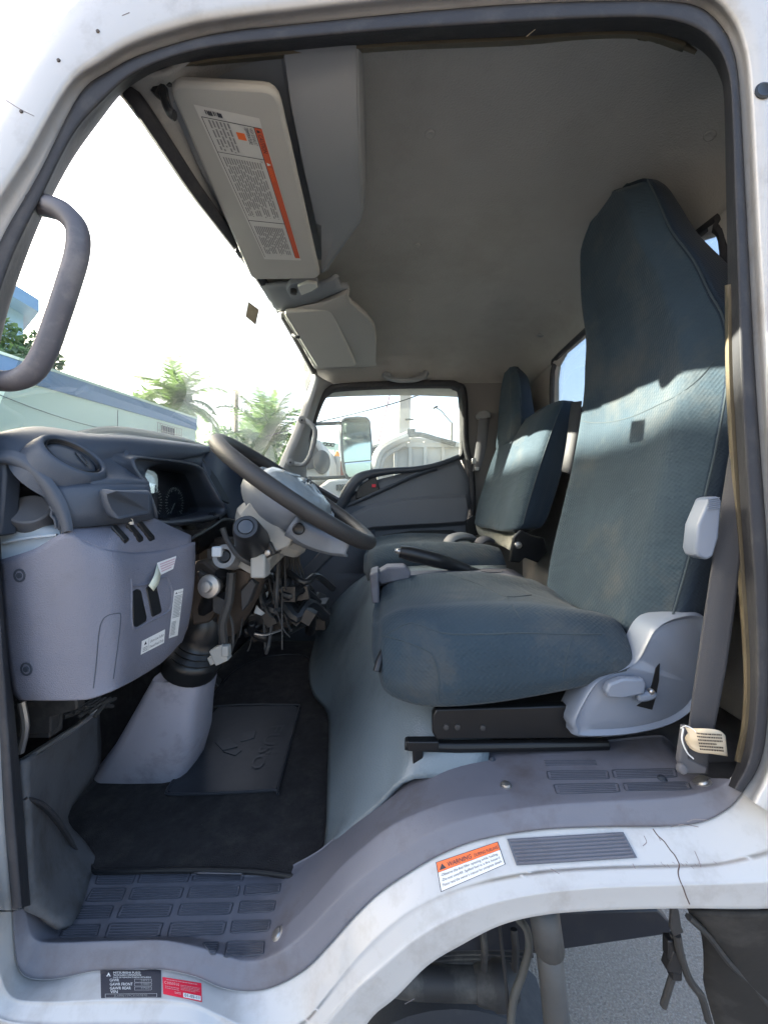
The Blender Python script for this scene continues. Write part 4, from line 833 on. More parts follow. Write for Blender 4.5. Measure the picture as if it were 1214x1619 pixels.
a = MB(); a.prism([P(x, y, 1.30) for x, y in [(322,1078),(332,1070),(346,1086),(334,1096)]], V(0,.03,.01)); a.build('pad', M['black'], t, bev=.003)
a = MB(); a.tube([P(330,1076,1.32), P(322,1050,1.36), P(330,1000,1.4)], .010, 3, 8); a.build('arm', M['blackm'], t)

# ================================================================== dashboard
dash = thing('dashboard', P(200, 900, .9), 'two-tone grey dashboard with round air vent, dark instrument hood and opened driver end', 'dashboard')
A_ = [(4,885),(8,950),(14,1020),(20,1062),(25,1090),(36,1104)]
B_ = [(58,868),(62,930),(66,1000),(72,1062),(78,1092),(88,1105)]
C_ = [(108,842),(116,900),(120,990),(126,1060),(132,1090),(140,1104)]
C2 = [(140,860),(152,900),(156,990),(160,1058),(164,1085),(168,1096)]
D_ = [(176,872),(184,900),(187,990),(188,1052),(187,1075),(188,1086)]
E_ = [(212,876),(222,905),(226,985),(222,1038),(219,1057),(217,1069)]
F_ = [(262,869),(270,905),(272,970),(265,1012),(260,1030),(254,1044)]
G_ = [(300,858),(301,890),(298,940),(291,985),(286,1000),(281,1016)]
G2 = [(303,858),(304,890),(301,940),(294,985),(289,1000),(283,1016)]
lp = MB()
Ys = [.63,.622,.622,.63,.648,.70,.765,.812,.84]
lp.loft([[P(*q, Y) for q in c] for c, Y in zip([A_,B_,C_,C2,D_,E_,F_,G_,G2], Ys)], 5, 5)
lpan = lp.build('lower_panel', M['lower'], dash, thick=.006, off=1, ang=0)
ls = MB()
tf = [(108,842,.622),(140,861,.63),(176,873,.648),(212,876,.70),(262,869,.765),(300,859,.812)]
tk = [(112,834,.635),(150,829,.66),(190,825,.69),(236,819,.735),(266,832,.78),(300,848,.82)]
ls.loft([[P(x, y + 3, Y) for x, y, Y in tf], [P(x, y - 2, Y) for x, y, Y in tf], [P(x, y, Y) for x, y, Y in tk]], 5, 1)
lsh = ls.build('panel_shelf', M['lower'], lpan, thick=.005)
hl = hitter(lpan, lsh)
for k, x in enumerate((193, 216, 234)):
    a = MB(); x0 = x; y0 = 846 - k * 1.5
    q = [(x0 - 18, y0 - 10 - k), (x0 - 8, y0 - 13 - k), (x0 + 12, y0 + 9), (x0 + 3, y0 + 14)]
    pts = [hl(*p)[0] for p in q]; a.prism([p + V(.002,-.004,.006) for p in pts], V(-.004,.008,-.012)); sw_ = a.build('rocker_switch', M['black'], lpan, bev=.0022)
    if k == 1:
        a = MB(); l, nn = hl(209, 833); l = l + V(.002,-.006,.010); a.tube([l + V(-.003,0,0), l + V(-.002,0,.004), l + V(.002,0,.004), l + V(.003,0,0)], .0008, 2, 5); a.box(l + V(0,0,-.003), (.008,.002,.005)); a.build('lock_symbol', M['lab'], sw_)
for x, y in ((31,910),(42,1058)):
    a = MB(); l, nn = hl(x, y); a.lathe(l - nn * .002, nn, [(0,.0115),(.003,.011),(.003,.008),(.001,.0075),(.001,.005),(.004,.0045),(.004,.001)], 18); a.build('screw', M['dark2'], lpan)
z5 = lambda a: [(x / 3.237, 650 + y / 3.238) for x, y in a]
def surf_poly(name, pts, hit, parent, m, dep, up=.001, bev=.002):
    a = MB(); ps = []; nn = V(0,0,0)
    for q in pts:
        l, n_ = hit(*q); ps.append(l); nn += n_
    nn.normalize(); a.prism([p + nn * up for p in ps], -nn * dep); return a.build(name, m, parent, bev=bev)
surf_poly('switch_blank', z5([(672,925),(700,908),(722,915),(752,1050),(750,1080),(700,1108),(680,1105),(674,1060)]), hl, lpan, M['black'], .006, .0012, .003)
surf_poly('switch_blank', z5([(742,905),(770,885),(800,880),(830,1020),(826,1035),(780,1058),(772,1050)]), hl, lpan, M['black'], .006, .0012, .003)
gr = MB(); surf_tube(gr, z5([(668,860),(672,920),(672,1060),(690,1120),(750,1085),(840,1040),(876,1000),(880,920),(865,870),(850,850),(800,862),(740,890),(672,895)]), .0022, hl); gr.build('switch_bezel', M['lower'], lpan)
gr = MB(); surf_tube(gr, z5([(478,1420),(492,1300),(505,1150),(518,1085),(545,1050),(600,1036),(618,1050),(606,1180),(580,1372)]), .0009, hl, up=-.0002); gr.build('panel_groove', M['dark'], lpan)
decal('loose_note', z5([(800,778),(900,742),(884,808),(818,840)]), hl, lpan, M['lab'], [('b', .1, .15, .95, .9, 4, mat('note_pale_print', (.5,.3,.35), .6))], off=.0015)
a = MB(); l1 = [hl(*q)[0] + hl(*q)[1] * .002 for q in z5([(800,785),(820,838)])]; l2 = [p + V(.004,-.014,-.028) for p in l1]; l3 = [hl(*q)[0] + V(.012,-.016,0) for q in z5([(755,885),(780,912)])]
a.loft([l1, [(p + q) / 2 + V(.006,-.006,0) for p, q in zip(l1, l3)], l3], 2, 4); a.build('curled_corner', mat('note_back', (.58,.60,.48), .5), lpan, thick=.0006)
decal('safety_label', z5([(890,920),(937,908),(908,1148),(862,1164)]), hl, lpan, M['lab'], [('p', TRI(.25, .06, .13, .02), M['ink']), ('t', 'WARNING', .42, .075, .022, .5, M['ink']), ('b', .10, .12, .92, .60, 15, M['inkg']), ('b', .10, .66, .6, .96, 10, M['inkg'])], nu=4, nv=10)
decal('fuel_label', z5([(724,1178),(843,1117),(838,1186),(718,1248)]), hl, lpan, M['lab'], [('r',.30,.04,.312,.96,M['inkg']), ('p', TRI(.16,.26,.06,.13), M['ink']), ('b', .06, .55, .27, .92, 3, M['inkg']), ('t','Ultra-Low Sulfur',.35,.43,.20,.6,M['ink']), ('t','Diesel Fuel Only',.35,.83,.20,.6,M['ink'])])
# upper part: dark band and block
ub = MB()
ub.loft([[P(x,y,Y) for x,y,Y in [(96,838,.626),(112,835,.632),(150,830,.655),(190,826,.685),(238,820,.73)]], [P(x,y,Y) for x,y,Y in [(95,800,.626),(108,790,.63),(150,786,.65),(190,784,.68),(234,782,.725)]], [P(x,y,Y) for x,y,Y in [(92,772,.63),(104,773,.635),(150,770,.655),(190,770,.685),(232,772,.73)]]], 4, 2)
ub.build('upper_band', M['dark'], dash, thick=.01, off=1)
a = MB(); a.prism([P(x,y,Y) for x,y,Y in [(158,771,.632),(184,775,.628),(240,774,.70),(241,814,.70),(186,823,.628),(172,812,.631),(164,795,.632)]], V(-.05,.05,.0)); a.build('storage_block', M['dark'], dash, bev=.009, bseg=4)
# main upper shell
us = MB()
us.loft([[P(x,y,Y) for x,y,Y in [(-30,705,.66),(20,690,.69),(70,684,.74),(140,694,.77),(200,697,.82),(262,703,.93),(330,711,1.10)]],
         [P(x,y,Y) for x,y,Y in [(-34,706,.64),(14,696,.65),(66,694,.69),(140,704,.73),(200,705,.79),(262,709,.89),(326,716,1.06)]],
         [P(x,y,Y) for x,y,Y in [(-36,722,.632),(10,712,.638),(64,720,.655),(120,742,.70),(180,726,.765),(208,726,.79),(240,730,.86)]],
         [P(x,y,Y) for x,y,Y in [(-36,735,.63),(6,722,.632),(60,742,.64),(112,762,.665),(172,750,.73),(200,747,.765),(222,752,.82)]],
         [P(x,y,Y) for x,y,Y in [(-36,745,.63),(4,730,.628),(56,752,.626),(104,776,.637),(152,772,.658),(192,772,.688),(234,773,.735)]]], 4, 4)
ush = us.build('upper_shell', M['dark'], dash, thick=.012, off=1, ang=0)
ut = MB(); ut.loft([[P(-30,705,.66),P(20,690,.69),P(70,684,.74),P(140,694,.77),P(200,697,.82),P(262,703,.93),P(330,711,1.10)] + [W(-.47,1.5,.16),W(-.47,2.1,.14)], [W(-.68,.64,.10),W(-.70,.7,.11),W(-.71,.76,.115),W(-.73,.85,.12),W(-.74,.95,.125),W(-.75,1.05,.13),W(-.76,1.15,.13),W(-.75,1.5,.13),W(-.68,2.1,.10)]], 4, 3)
ut.build('upper_deck', M['dark'], dash, thick=.02)
# near end arch and cavity
ea = MB(); ea.loft([[P(x,y,.618) for x,y in [(-30,716),(0,712),(28,714),(56,730),(84,760),(104,792),(113,820),(116,838)]], [P(x,y,.612) for x,y in [(-30,728),(0,724),(24,727),(50,743),(76,770),(95,802),(103,824),(106,840)]], [P(x,y,.622) for x,y in [(-30,738),(2,734),(20,738),(44,754),(68,782),(86,812),(94,830),(97,844)]], [P(x,y,.68) for x,y in [(-30,738),(2,736),(20,742),(42,758),(66,786),(84,814),(92,832),(95,846)]]], 5, 4)
ea.build('end_arch', M['dark'], dash, ang=0)
ca = MB(); ca.box(P(40,830,.82), (.26,.02,.28)); ca.box(P(20,760,.72), (.25,.1,.02)); ca.build('cavity_back', M['black'], dash)
for pts in ([(20,735),(32,740),(34,748),(40,752),(38,762),(46,765)],[(52,755),(56,765),(54,772),(62,778)],[(80,800),(84,806),(82,815),(88,822),(90,836)]):
    cl_ = MB(); cl_.tube([P(x,y,.625) for x,y in pts], .003, 2, 6); cl_.build('broken_clip', M['dark'], dash)
a = MB(); a.prism([P(x,y,.622) for x,y in [(-30,730),(6,728),(8,750),(4,800),(0,846),(-30,850)]], V(0,.03,0)); a.build('end_cap_edge', M['dark'], dash, bev=.004)
# round vent pod
vc = P(119, 717, .658); vn_ = V(.64, -.20, .73).normalized()
vu = V(.7, .1, -.6); vu = (vu - vn_ * vu.dot(vn_)).normalized()
a = MB(); a.lathe(vc - vn_ * .03, vn_, [(-.03,.075),(-.015,.070),(.0,.065),(.014,.060),(.024,.055),(.029,.050),(.027,.0465),(.016,.043)], 36, up=vu, sy=.8, caps=False); pod = a.build('vent_pod', M['dark'], dash, ang=0)
a = MB(); a.lathe(vc - vn_ * .012, vn_, [(-.012,.045),(.006,.0445),(.0085,.042),(.004,.040)], 32, up=vu, sy=.8, caps=False); a.build('vent_ring', M['black'], pod)
a = MB(); a.lathe(vc - vn_ * .012, vn_, [(-.008,.040),(.0,.039),(.003,.034),(.0045,.02),(.005,.004)], 32, up=vu, sy=.8); vd = a.build('vent_disc', M['dark2'], pod)
a = MB(); vv = vn_.cross(vu)
a.tube([vc + vn_ * -.006 + vu * (-.008) + vv * .012, vc + vn_ * -.006 + vu * .008 + vv * .006, vc + vn_ * -.006 + vu * .026 + vv * .002], .0012, 4, 5); a.tube([vc - vn_*.007 + vu*.0 + vv*.018, vc - vn_*.007 + vu*.016 + vv*.012, vc - vn_*.007 + vu*.02 + vv*.004], .0012, 4, 5); a.build('vent_slot', M['black'], vd)
# instrument hood
lipo = [(197,722,.755),(240,722,.84),(290,728,.95),(318,738,1.02),(336,765,1.04),(352,795,1.05),(358,812,1.06),(345,822,1.03),(300,830,.92),(243,834,.78),(236,815,.755),(222,775,.755)]
lipi = [(206,731,.75),(240,730,.83),(288,736,.93),(312,745,.99),(328,770,1.01),(342,795,1.02),(348,806,1.03),(338,814,1.01),(298,822,.91),(248,826,.785),(243,812,.76),(228,772,.75)]
deep = [(212,738,.80),(240,738,.88),(284,744,.98),(306,754,1.04),(316,772,1.06),(330,795,1.07),(336,804,1.08),(328,811,1.06),(292,819,.96),(252,822,.84),(246,808,.82),(232,772,.80)]
a = MB(); a.loft([[P(*q) + V(-.03,.0,.012) for q in lipo], [P(*q) for q in lipo], [P(*q) + V(.008,0,.003) for q in lipi], [P(*q) + V(-.045,0,0) for q in deep], [P(*q) + V(-.09,0,-.01) for q in deep]], 3, 3, cu=True); hood = a.build('instrument_hood', M['dark2'], dash, ang=0)
a = MB(); a.loft([[P(200,697,.80),P(262,703,.92),P(330,711,1.10),P(345,716,1.14)], [P(197,722,.755),P(240,722,.84),P(290,728,.95),P(318,738,1.02)]], 4, 3); a.build('hood_brow', M['dark'], dash, thick=.01)
dcn = W(-.535,.93,.0)
a = MB(); fp = [W(-.545,.79,-.06),W(-.545,1.10,-.06),W(-.55,1.12,.02),W(-.56,1.06,.09),W(-.56,.86,.09),W(-.55,.78,.03)]; a.prism(fp, V(-.01,0,0)); dial = a.build('gauge_face', M['dial'], hood)
mk = MB()
for c, r in ((W(-.542,.90,.012),.042),(W(-.542,1.0,.012),.042)):
    for i in range(26):
        an = R(-40 + i * 10.4); p = c + V(0, cos(an) * r, sin(an) * r); q = c + V(0, cos(an) * r * (.86 if i % 3 else .76), sin(an) * r * (.86 if i % 3 else .76)); mk.tube([p, q], .0015, 1, 4)
    mk.tube([c, c + V(.0,-.02,-.025)], .0016, 1, 5)
mk.build('gauge_mark', M['mark'], dial)
a = MB(); a.prism([W(-.541,.828,-.012),W(-.541,.842,-.012),W(-.541,.840,.008),W(-.541,.83,.010)], V(.002,0,0)); a.build('lit_window', M['mark'], dial)
a = MB(); a.prism([p + V(.03,0,0) for p in fp], V(.002,0,0)); a.build('cluster_glass', M['glass_c'], hood, smooth=False)
a = MB()
for x, y, Y in ((262,826,.85),(252,829,.81),(336,815,1.0),(344,818,1.02)): a.box(P(x,y,Y), (.016,.012,.012), Matrix.Rotation(.5, 4, 'X'))
a.build('hood_clip', M['black'], hood)
# lower fascia under the hood (opened), centre stack
a = MB(); a.loft([[P(300,850,.86),P(330,832,.96),P(352,818,1.05),P(372,822,1.1)], [P(302,852,.90),P(328,842,.99),P(350,832,1.07),P(376,840,1.12)], [P(308,875,.96),P(330,862,1.03),P(352,852,1.10),P(378,860,1.15)]], 4, 3); a.build('knee_trim', M['black'], dash, thick=.008)
st = MB(); st.loft([[P(322,716,1.10),P(340,708,1.14),P(362,716,1.20),P(378,745,1.26),P(400,790,1.30)], [P(312,735,1.04),P(332,727,1.08),P(352,745,1.14),P(372,780,1.20),P(392,800,1.25)], [P(318,740,1.03),P(338,765,1.06),P(352,795,1.09),P(366,815,1.13),P(384,818,1.2)], [P(340,800,1.05),P(350,808,1.08),P(356,815,1.10),P(364,830,1.13),P(380,835,1.2)]], 4, 4)
cst = st.build('centre_stack', M['dark'], dash, thick=.012, ang=0)
hst = hitter(cst)
a = MB(); sl_ = z5([(0,0)]);
vs_ = [(314,728),(320,726),(342,757),(360,788),(362,797),(352,794),(334,765)]
ps = [hst(*q)[0] for q in vs_]; a.prism([p + V(.004,-.004,.002) for p in ps], V(-.01,.006,-.004)); cv = a.build('side_vent', M['black'], dash, bev=.002)
a = MB(); a.tube([P(318,731,1.03), P(338,760,1.06), P(358,793,1.10)], .005, 3, 6); a.tube([P(336,755,1.05), P(344,762,1.06)], .006, 1, 6); a.build('vent_blade', M['dark2'], cv)
# radio and heater controls behind the wheel
a = MB(); a.prism([P(x,y,1.26) for x,y in [(366,760),(395,742),(425,745),(432,790),(420,812),(385,812)]], V(-.03,.06,0)); hc_ = a.build('control_panel', M['dark2'], dash, bev=.005)
for x, y in ((388,782),(400,782)):
    a = MB(); a.lathe(P(x,y,1.24), V(.6,-.75,.25), [(-.03,.026),(.02,.022),(.024,.018)], 18); a.box(P(x+2,y,1.225), (.006,.02,.036)); a.build('heater_knob', M['grey'], hc_)
a = MB(); a.prism([P(x,y,1.24) for x,y in [(372,768),(408,766),(415,800),(380,802)]], V(0,.02,0)); a.build('control_bezel', M['grey'], hc_, bev=.004)
a = MB(); a.prism([P(x,y,1.24) for x,y in [(395,742),(412,742),(430,766),(428,778)]], V(0,.03,0)); a.build('radio_edge', M['grey'], dash, bev=.004)
# passenger side of the dash, beyond the wheel
fd = MB(); fd.loft([[W(-.56,y,.15 + (0 if y < 1.9 else -.02)) for y in (1.2,1.5,1.8,2.12)], [W(-.47,y,.155) for y in (1.2,1.5,1.8,2.12)], [W(-.42,y,.12) for y in (1.2,1.5,1.8,2.12)], [W(-.41,y,.0) for y in (1.2,1.5,1.8,2.12)], [W(-.43,y,-.16) for y in (1.25,1.5,1.8,2.12)], [W(-.55,y,-.26) for y in (1.25,1.5,1.8,2.12)]], 3, 4)
fd.build('passenger_side', M['dark'], dash, thick=.01)
# structure seen under the opened column
un = MB(); un.tube([P(330,880,1.02), P(430,860,1.3), P(480,850,1.7)], .035, 3, 10); un.box(P(330,895,1.06), (.14,.05,.16)); un.build('cross_beam', M['rust'], dash, bev=.005)
# bits under the dash near the door
un = MB(); un.prism([P(x,y,.70) for x,y in [(40,1108),(120,1102),(122,1122),(80,1135),(80,1160),(44,1162)]], V(0,.02,0)); un.box(P(60,1135,.72), (.07,.03,.06)); un.build('under_bracket', M['dirtm'], dash, bev=.003)
un = MB(); un.tube([P(34,1110,.66), P(40,1150,.66), P(32,1190,.66)], .006, 3, 8); un.tube([P(32,1206,.655), P(70,1182,.70), P(120,1150,.78), P(160,1118,.86)], .006, 3, 8); un.build('bright_edge', M['steel'], dash)
un = MB()
for i in range(9): un.tube([P(85+i*8,1120+ (i%3)*7,.75), P(110+i*7,1130-i*2,.78), P(150+i*4,1105+(i%2)*12,.85)], .004, 3, 6)
un.build('under_wiring', M['wire'], dash)
# ---- washer tank in the open end
t = thing('washer_tank', P(50, 860, .70), 'milky white fluid tank with round black cap in the open dashboard end', 'fluid tank')
a = MB(); a.grid([rbase(P(46,960,.70), .10, .05), rbase(P(46,872,.70), .10, .05), rbase(P(48,848,.70), .095, .045), rbase(P(50,836,.70), .075, .04), rbase(P(50,828,.70), .05, .038)], True, caps=True); a.build('tank', M['tank'], t, ang=40)
a = MB(); a.tube([P(6,858,.648), P(48,850,.645), P(90,846,.648)], .003, 2, 6); a.build('mould_line', M['tank'], t)
a = MB(); axc = V(.34,-.72,.60); a.lathe(P(50,812,.668), axc, [(-.02,.031),(.008,.032),(.013,.030),(.0145,.027),(.0135,.024),(.014,.004)], 30); a.build('cap', mat('tank_cap', (0.12, 0.1216, 0.132), .5, .2, 20), t, ang=40)

# ================================================================== centre console, brake lever, mat
con = thing('centre_console', W(.1, 1.28, -.3), 'grey centre console tray between the seats with pockets and cup holder', 'console')
a = MB(); a.loft([[W(x,1.20,z) for x,z in ((-.02,-.30),(-.015,-.245),(.1,-.232),(.3,-.226),(.44,-.226))], [W(x,1.22,z) for x,z in ((-.02,-.30),(-.015,-.235),(.1,-.222),(.3,-.216),(.44,-.216))], [W(x,1.39,z) for x,z in ((-.02,-.30),(-.015,-.235),(.1,-.222),(.3,-.216),(.44,-.216))], [W(x,1.40,z) for x,z in ((-.02,-.30),(-.015,-.30),(.1,-.30),(.3,-.30),(.44,-.30))]], 3, 2); a.build('tray', M['trim'], con, thick=.008)
a = MB(); a.prism([P(x,y,1.16) for x,y in [(590,910),(612,897),(640,896),(650,905),(648,915),(602,925)]], V(0,.08,0)); a.prism([P(x,y,1.10) for x,y in [(584,908),(598,904),(600,955),(588,955)]], V(0,.12,0)); a.build('front_pocket', M['trim'], con, bev=.005)
a = MB(); a.lathe(W(.36,1.30,-.216), V(0,0,1), [(-.01,.03),(.002,.038),(.006,.040),(.004,.036),(-.03,.033)], 20, caps=False); a.build('cup_holder', M['dark'], con)
a = MB()
for i in range(3): a.box(P(880 + i*7, 915 + i*2, 1.19), (.008,.01,.02))
a.build('buckle_stalk', M['wplast'], con, bev=.002)
t = thing('parking_brake', W(.2, 1.36, -.18), 'dark parking brake lever with chrome tip raised beside the driver seat', 'brake lever')
a = MB(); a.tube([P(632,872,1.30), P(650,876,1.30), P(690,886,1.30), P(715,893,1.31), P(740,901,1.31)], [.020,.026,.025,.021,.018], 4, 12); a.build('grip', M['black'], t)
a = MB(); a.lathe(P(633,872.5,1.30), V(-1,0,.25), [(0,.010),(.012,.010),(.014,.007),(.02,.007)], 12); a.build('release_button', M['steel'], t)
a = MB(); a.tube([P(735,899,1.31), P(760,907,1.31), P(790,916,1.31)], .013, 3, 8); a.build('lever_arm', M['blackm'], t)

mt_ = thing('floor_mat', W(-.4, 1.0, -.735), 'black carpet floor mat with worn rubber heel pad in the driver foot well', 'floor mat')
mp = [(93,1288),(130,1240),(165,1203),(180,1200),(230,1212),(262,1212),(282,1195),(300,1165),(332,1110),(370,1062),(420,1040),(470,1035),(495,1048),(490,1075),(497,1100),(520,1122),(524,1165),(521,1230),(516,1300),(508,1370),(498,1386),(484,1391),(460,1386),(410,1379),(340,1376),(250,1376),(160,1378),(145,1372),(122,1340)]
mpts = cr([PZ(x, y, -.722) for x, y in mp], 3, True)
a = MB(); cen = sum(mpts, V(0,0,0)) / len(mpts)
rws = [[p + V(0,0,-.008) for p in mpts], [cen + (p - cen) * .998 for p in mpts]] + [[cen + (p - cen) * s for p in mpts] for s in (.985,.9,.7,.45,.2,.02)]
a.grid(rws, True); a.bm.faces.new(list(a.bm.verts)[-len(mpts):])
mo_ = a.build('carpet_pile', M['carpet'], mt_, ang=0)
a = MB(); a.tube([p + V(0,0,.0) for p in mpts], .004, 1, 8, True); a.build('edge_binding', M['black'], mt_)
hm_ = hitter(mo_)
hp = [(346,1117),(462,1115),(473,1119),(468,1140),(440,1245),(434,1250),(345,1255),(272,1257),(264,1250),(280,1225),(330,1135)]
hpp = [PZ(x, y, -.718) for x, y in hp]
a = MB(); a.prism(hpp, V(0,0,-.006)); hpo = a.build('heel_pad', M['heel'], mt_, bev=.003)
a = MB(); a.tube([p + V(0,0,.001) for p in cr(hpp, 3, True)], .0035, 1, 6, True); a.build('pad_rim', M['heel'], hpo)
# embossed diamonds and lettering on the heel pad
hx = hitter(hpo)
em = MB()
def dia(pts):
    em.prism([hx(*q)[0] + V(0,0,.0002) for q in pts], V(0,0,.0022))
dia([(340,1175),(362,1168),(376,1182),(352,1188)]); dia([(385,1160),(405,1156),(402,1168),(380,1174)]); dia([(352,1190),(376,1184),(382,1188),(372,1196)])
em.build('emblem', bpy.data.materials.get('embossed_mark') or mat('embossed_mark', (0.036, 0.04, 0.048), .4), hpo, bev=.0008)
decal('pad_lettering', [(454,1143),(412,1222),(392,1216),(430,1146)], hx, hpo, None, [('t','FUSO',.02,.95,.9,.95, mat('embossed_letter', (0.045, 0.049, 0.058), .35))], off=.001)
cr_ = MB(); rnd = random.Random(9)
for i in range(70):
    x = 110 + rnd.random() * 400; y = 1200 + rnd.random() * 180
    if rnd.random() < .35: x = 455 + rnd.gauss(0,14) + 20; y = 1185 + rnd.gauss(0, 10)
    l, nn = hm_(x, y)
    if abs(l.z - H + .722) < .004: cr_.box(l + V(0,0,.001), (.0006 + rnd.random() * .0009,) * 3, Matrix.Rotation(rnd.random() * 3, 4, 'X'))
c_ = cr_.build('crumbs', M['dirtm'], None, smooth=False); tag(c_, 'pale crumbs scattered on the black carpet mat', 'crumbs', None, 'stuff')

# ================================================================== seat belts and tag
t = thing('seat_belt', P(1095,1230,.64), 'grey driver seat belt running down beside the door opening to its floor anchor', 'seat belt', 'seat belts')
a = MB()
a.loft([[P(1158,690,.665),P(1145,770,.655),P(1122,910,.645),P(1100,1060,.638),P(1083,1180,.635),P(1078,1222,.637)], [P(1173,690,.653),P(1161,770,.643),P(1143,914,.636),P(1121,1062,.630),P(1102,1180,.630),P(1097,1223,.634)], [P(1190,690,.645),P(1178,770,.635),P(1165,920,.63),P(1145,1065,.625),P(1122,1180,.628),P(1117,1222,.634)]], 5, 5)
a.build('strap', M['belt'], t, thick=.0025, ang=0)
hd1.build('belt_guide', M['cover'], t, bev=.004, bseg=3)
a = MB()
for i in range(6): a.tube([P(1119 , 790 + i*3.2, .624), P(1137, 787 + i*3.2, .624)], .0012, 1, 5)
a.build('guide_rib', M['cover'], t)
a = MB(); a.prism([P(x,y,.628) for x,y in [(1074,1205),(1082,1150),(1090,1150),(1088,1200),(1118,1214),(1116,1224),(1080,1224)]], V(0,.01,0)); a.lathe(P(1078,1216,.62), V(0,-1,.2), [(-.005,.008),(.004,.0075),(.005,.003)], 12); a.build('anchor', M['beltdark'], t, bev=.002)
t = thing('seat_belt', P(760, 720, 2.15), 'thin far seat belt hanging down the pillar behind the passenger bench', 'seat belt', 'seat belts')
a = MB(); a.loft([[P(757,658,2.16),P(754,690,2.15),P(750,720,2.14),P(747,745,2.13)],[P(774,658,2.15),P(771,690,2.14),P(766,720,2.12),P(758,745,2.11)]], 4, 2); a.build('strap', M['beltdark'], t, thick=.003)
a = MB(); a.prism([P(x,y,2.14) for x,y in [(753,656),(758,650),(768,648),(776,652),(776,660),(756,662)]], V(0,.04,0)); a.build('guide', M['grey'], t, bev=.005)
a = MB(); a.box(P(749,729,2.11), (.022,.01,.03)); a.box(P(754,741,2.11), (.02,.01,.02)); a.build('tongue', M['steel'], t, bev=.002)
t = thing('seat_belt', P(905,700,1.36), 'short sunlit belt strap squeezed between the bench backrest and the driver seat', 'seat belt', 'seat belts')
a = MB(); a.loft([[P(904,636,1.40),P(900,665,1.39),P(896,700,1.37),P(888,745,1.35)],[P(920,634,1.36),P(917,665,1.35),P(912,700,1.34),P(903,750,1.32)]], 4, 2); a.build('strap', M['belt'], t, thick=.003)
t = thing('paper_tag', P(1115,1175,.61), 'curled cream paper tag with printed lines wrapped round the belt foot', 'tag')
tp_ = MB(); cv_ = [(1088,1158,.612),(1083,1168,.618),(1090,1182,.612),(1104,1190,.604),(1125,1192,.60),(1150,1196,.606)]
cv2 = [(1083,1150,.618),(1098,1152,.61),(1112,1152,.602),(1126,1153,.60),(1138,1156,.602),(1146,1163,.606)]
tp_.loft([[P(x,y,Y) for x,y,Y in cv2], [P(x,y,Y) for x,y,Y in [(1086,1156,.615),(1094,1168,.607),(1108,1172,.601),(1126,1173,.598),(1140,1176,.60),(1148,1180,.605)]], [P(x,y,Y) for x,y,Y in cv_]], 4, 4)
tgo = tp_.build('card', M['paper'], t, thick=.0006, ang=0)
htg = hitter(tgo)
decal('printed_lines', [(1100,1157),(1140,1159),(1144,1192),(1106,1189)], htg, tgo, None, [('b', .02, .05, .98, .95, 6, M['rust'])], off=.0008)
a = MB(); a.tube([P(1076,1152,.62), P(1084,1148,.612), P(1095,1153,.608), P(1100,1158,.606)], .0009, 4, 5); a.tube([P(1080,1152,.615), P(1078,1170,.612), P(1086,1190,.612), P(1096,1200,.612)], .0012, 4, 5); a.build('string', M['lab'], t)

# ================================================================== far wing mirror
t = thing('wing_mirror', P(563, 708, 2.55), 'tall wing mirror on two black arms outside the far door window', 'mirror')
a = MB(); mpt = [(538,664),(545,659),(565,657),(580,658),(586,664),(589,700),(588,748),(584,754),(560,758),(548,756),(543,740),(539,700)]
a.prism([P(x,y,2.55) for x,y in mpt], V(-.02,.09,0)); a.build('housing', M['dark2'], t, bev=.01)
a = MB(); a.prism([P(x,y,2.545) for x,y in [(541,667),(547,662),(577,661),(583,667),(586,700),(586,727),(544,731),(542,700)]], V(0,.004,0)); a.build('mirror_glass', M['mirror'], t, smooth=False)
a = MB(); a.prism([P(x,y,2.543) for x,y in [(545,734),(586,730),(585,748),(580,752),(552,754),(547,748)]], V(0.004,.006,.01)); a.build('wide_angle_glass', M['mirror'], t, smooth=False)
for y0, y1 in ((670,668),(756,754)):
    a = MB(); a.tube([P(488,y0,2.40), P(510,y0,2.48), P(545,y1,2.58)], .012, 3, 8); a.build('arm', M['fleetd'], t)

# ================================================================== chassis under the cab
ch = thing('truck_chassis', W(.3, 1.0, -1.0), 'dusty dark chassis parts seen through the white wheel arch below the sill', 'chassis')
a = MB(); a.prism([P(x,y,.98) for x,y in [(560,1450),(1040,1440),(1062,1462),(1060,1478),(880,1504),(700,1506),(560,1512)]], V(0,.07,0)); a.build('frame_rail', mat('blue_black_frame', (0.0135, 0.0162, 0.0248), .5, .2, 9, dirt=(.05,.047,.043), ds=8, da=.6), ch, bev=.004)
a = MB(); a.box(W(-.1,1.6,-.93), (.1,1.2,.12)); a.box(W(.55,1.9,-.93), (1.4,.07,.18)); a.build('cross_member', M['fleetd'], ch, bev=.006)
a = MB(); a.tube([P(858,1430,.82), P(868,1500,.82)], .031, 1, 16); a.tube([P(866,1490,.82), P(874,1560,.82), P(884,1660,.82)], .027, 1, 16); sh_ = a.build('shock_absorber', mat('shock_paint', (0.09, 0.09, 0.09), .5, .25, 14, dirt=(.07,.065,.06), ds=10, da=.7), ch, ang=0)
a = MB(); a.tube([P(620,1545,1.0), P(660,1552,1.0), P(765,1555,1.0)], .034, 2, 14); a.lathe(P(762,1555,1.0), V(1,0,0), [(-.02,.036),(0,.042),(.02,.044),(.03,.05),(.06,.05),(.09,.03)], 16); a.build('axle_housing', M['dirtm'], ch)
for k in range(4):
    a = MB(); a.tube([P(600 - k*4,1518 + k*6,1.02), P(720,1500 + k*7,1.02), P(850 - k*8,1502 + k*8,1.02)], .007, 4, 6, flat=.6); a.build('leaf_spring', M['dirtm'], ch)
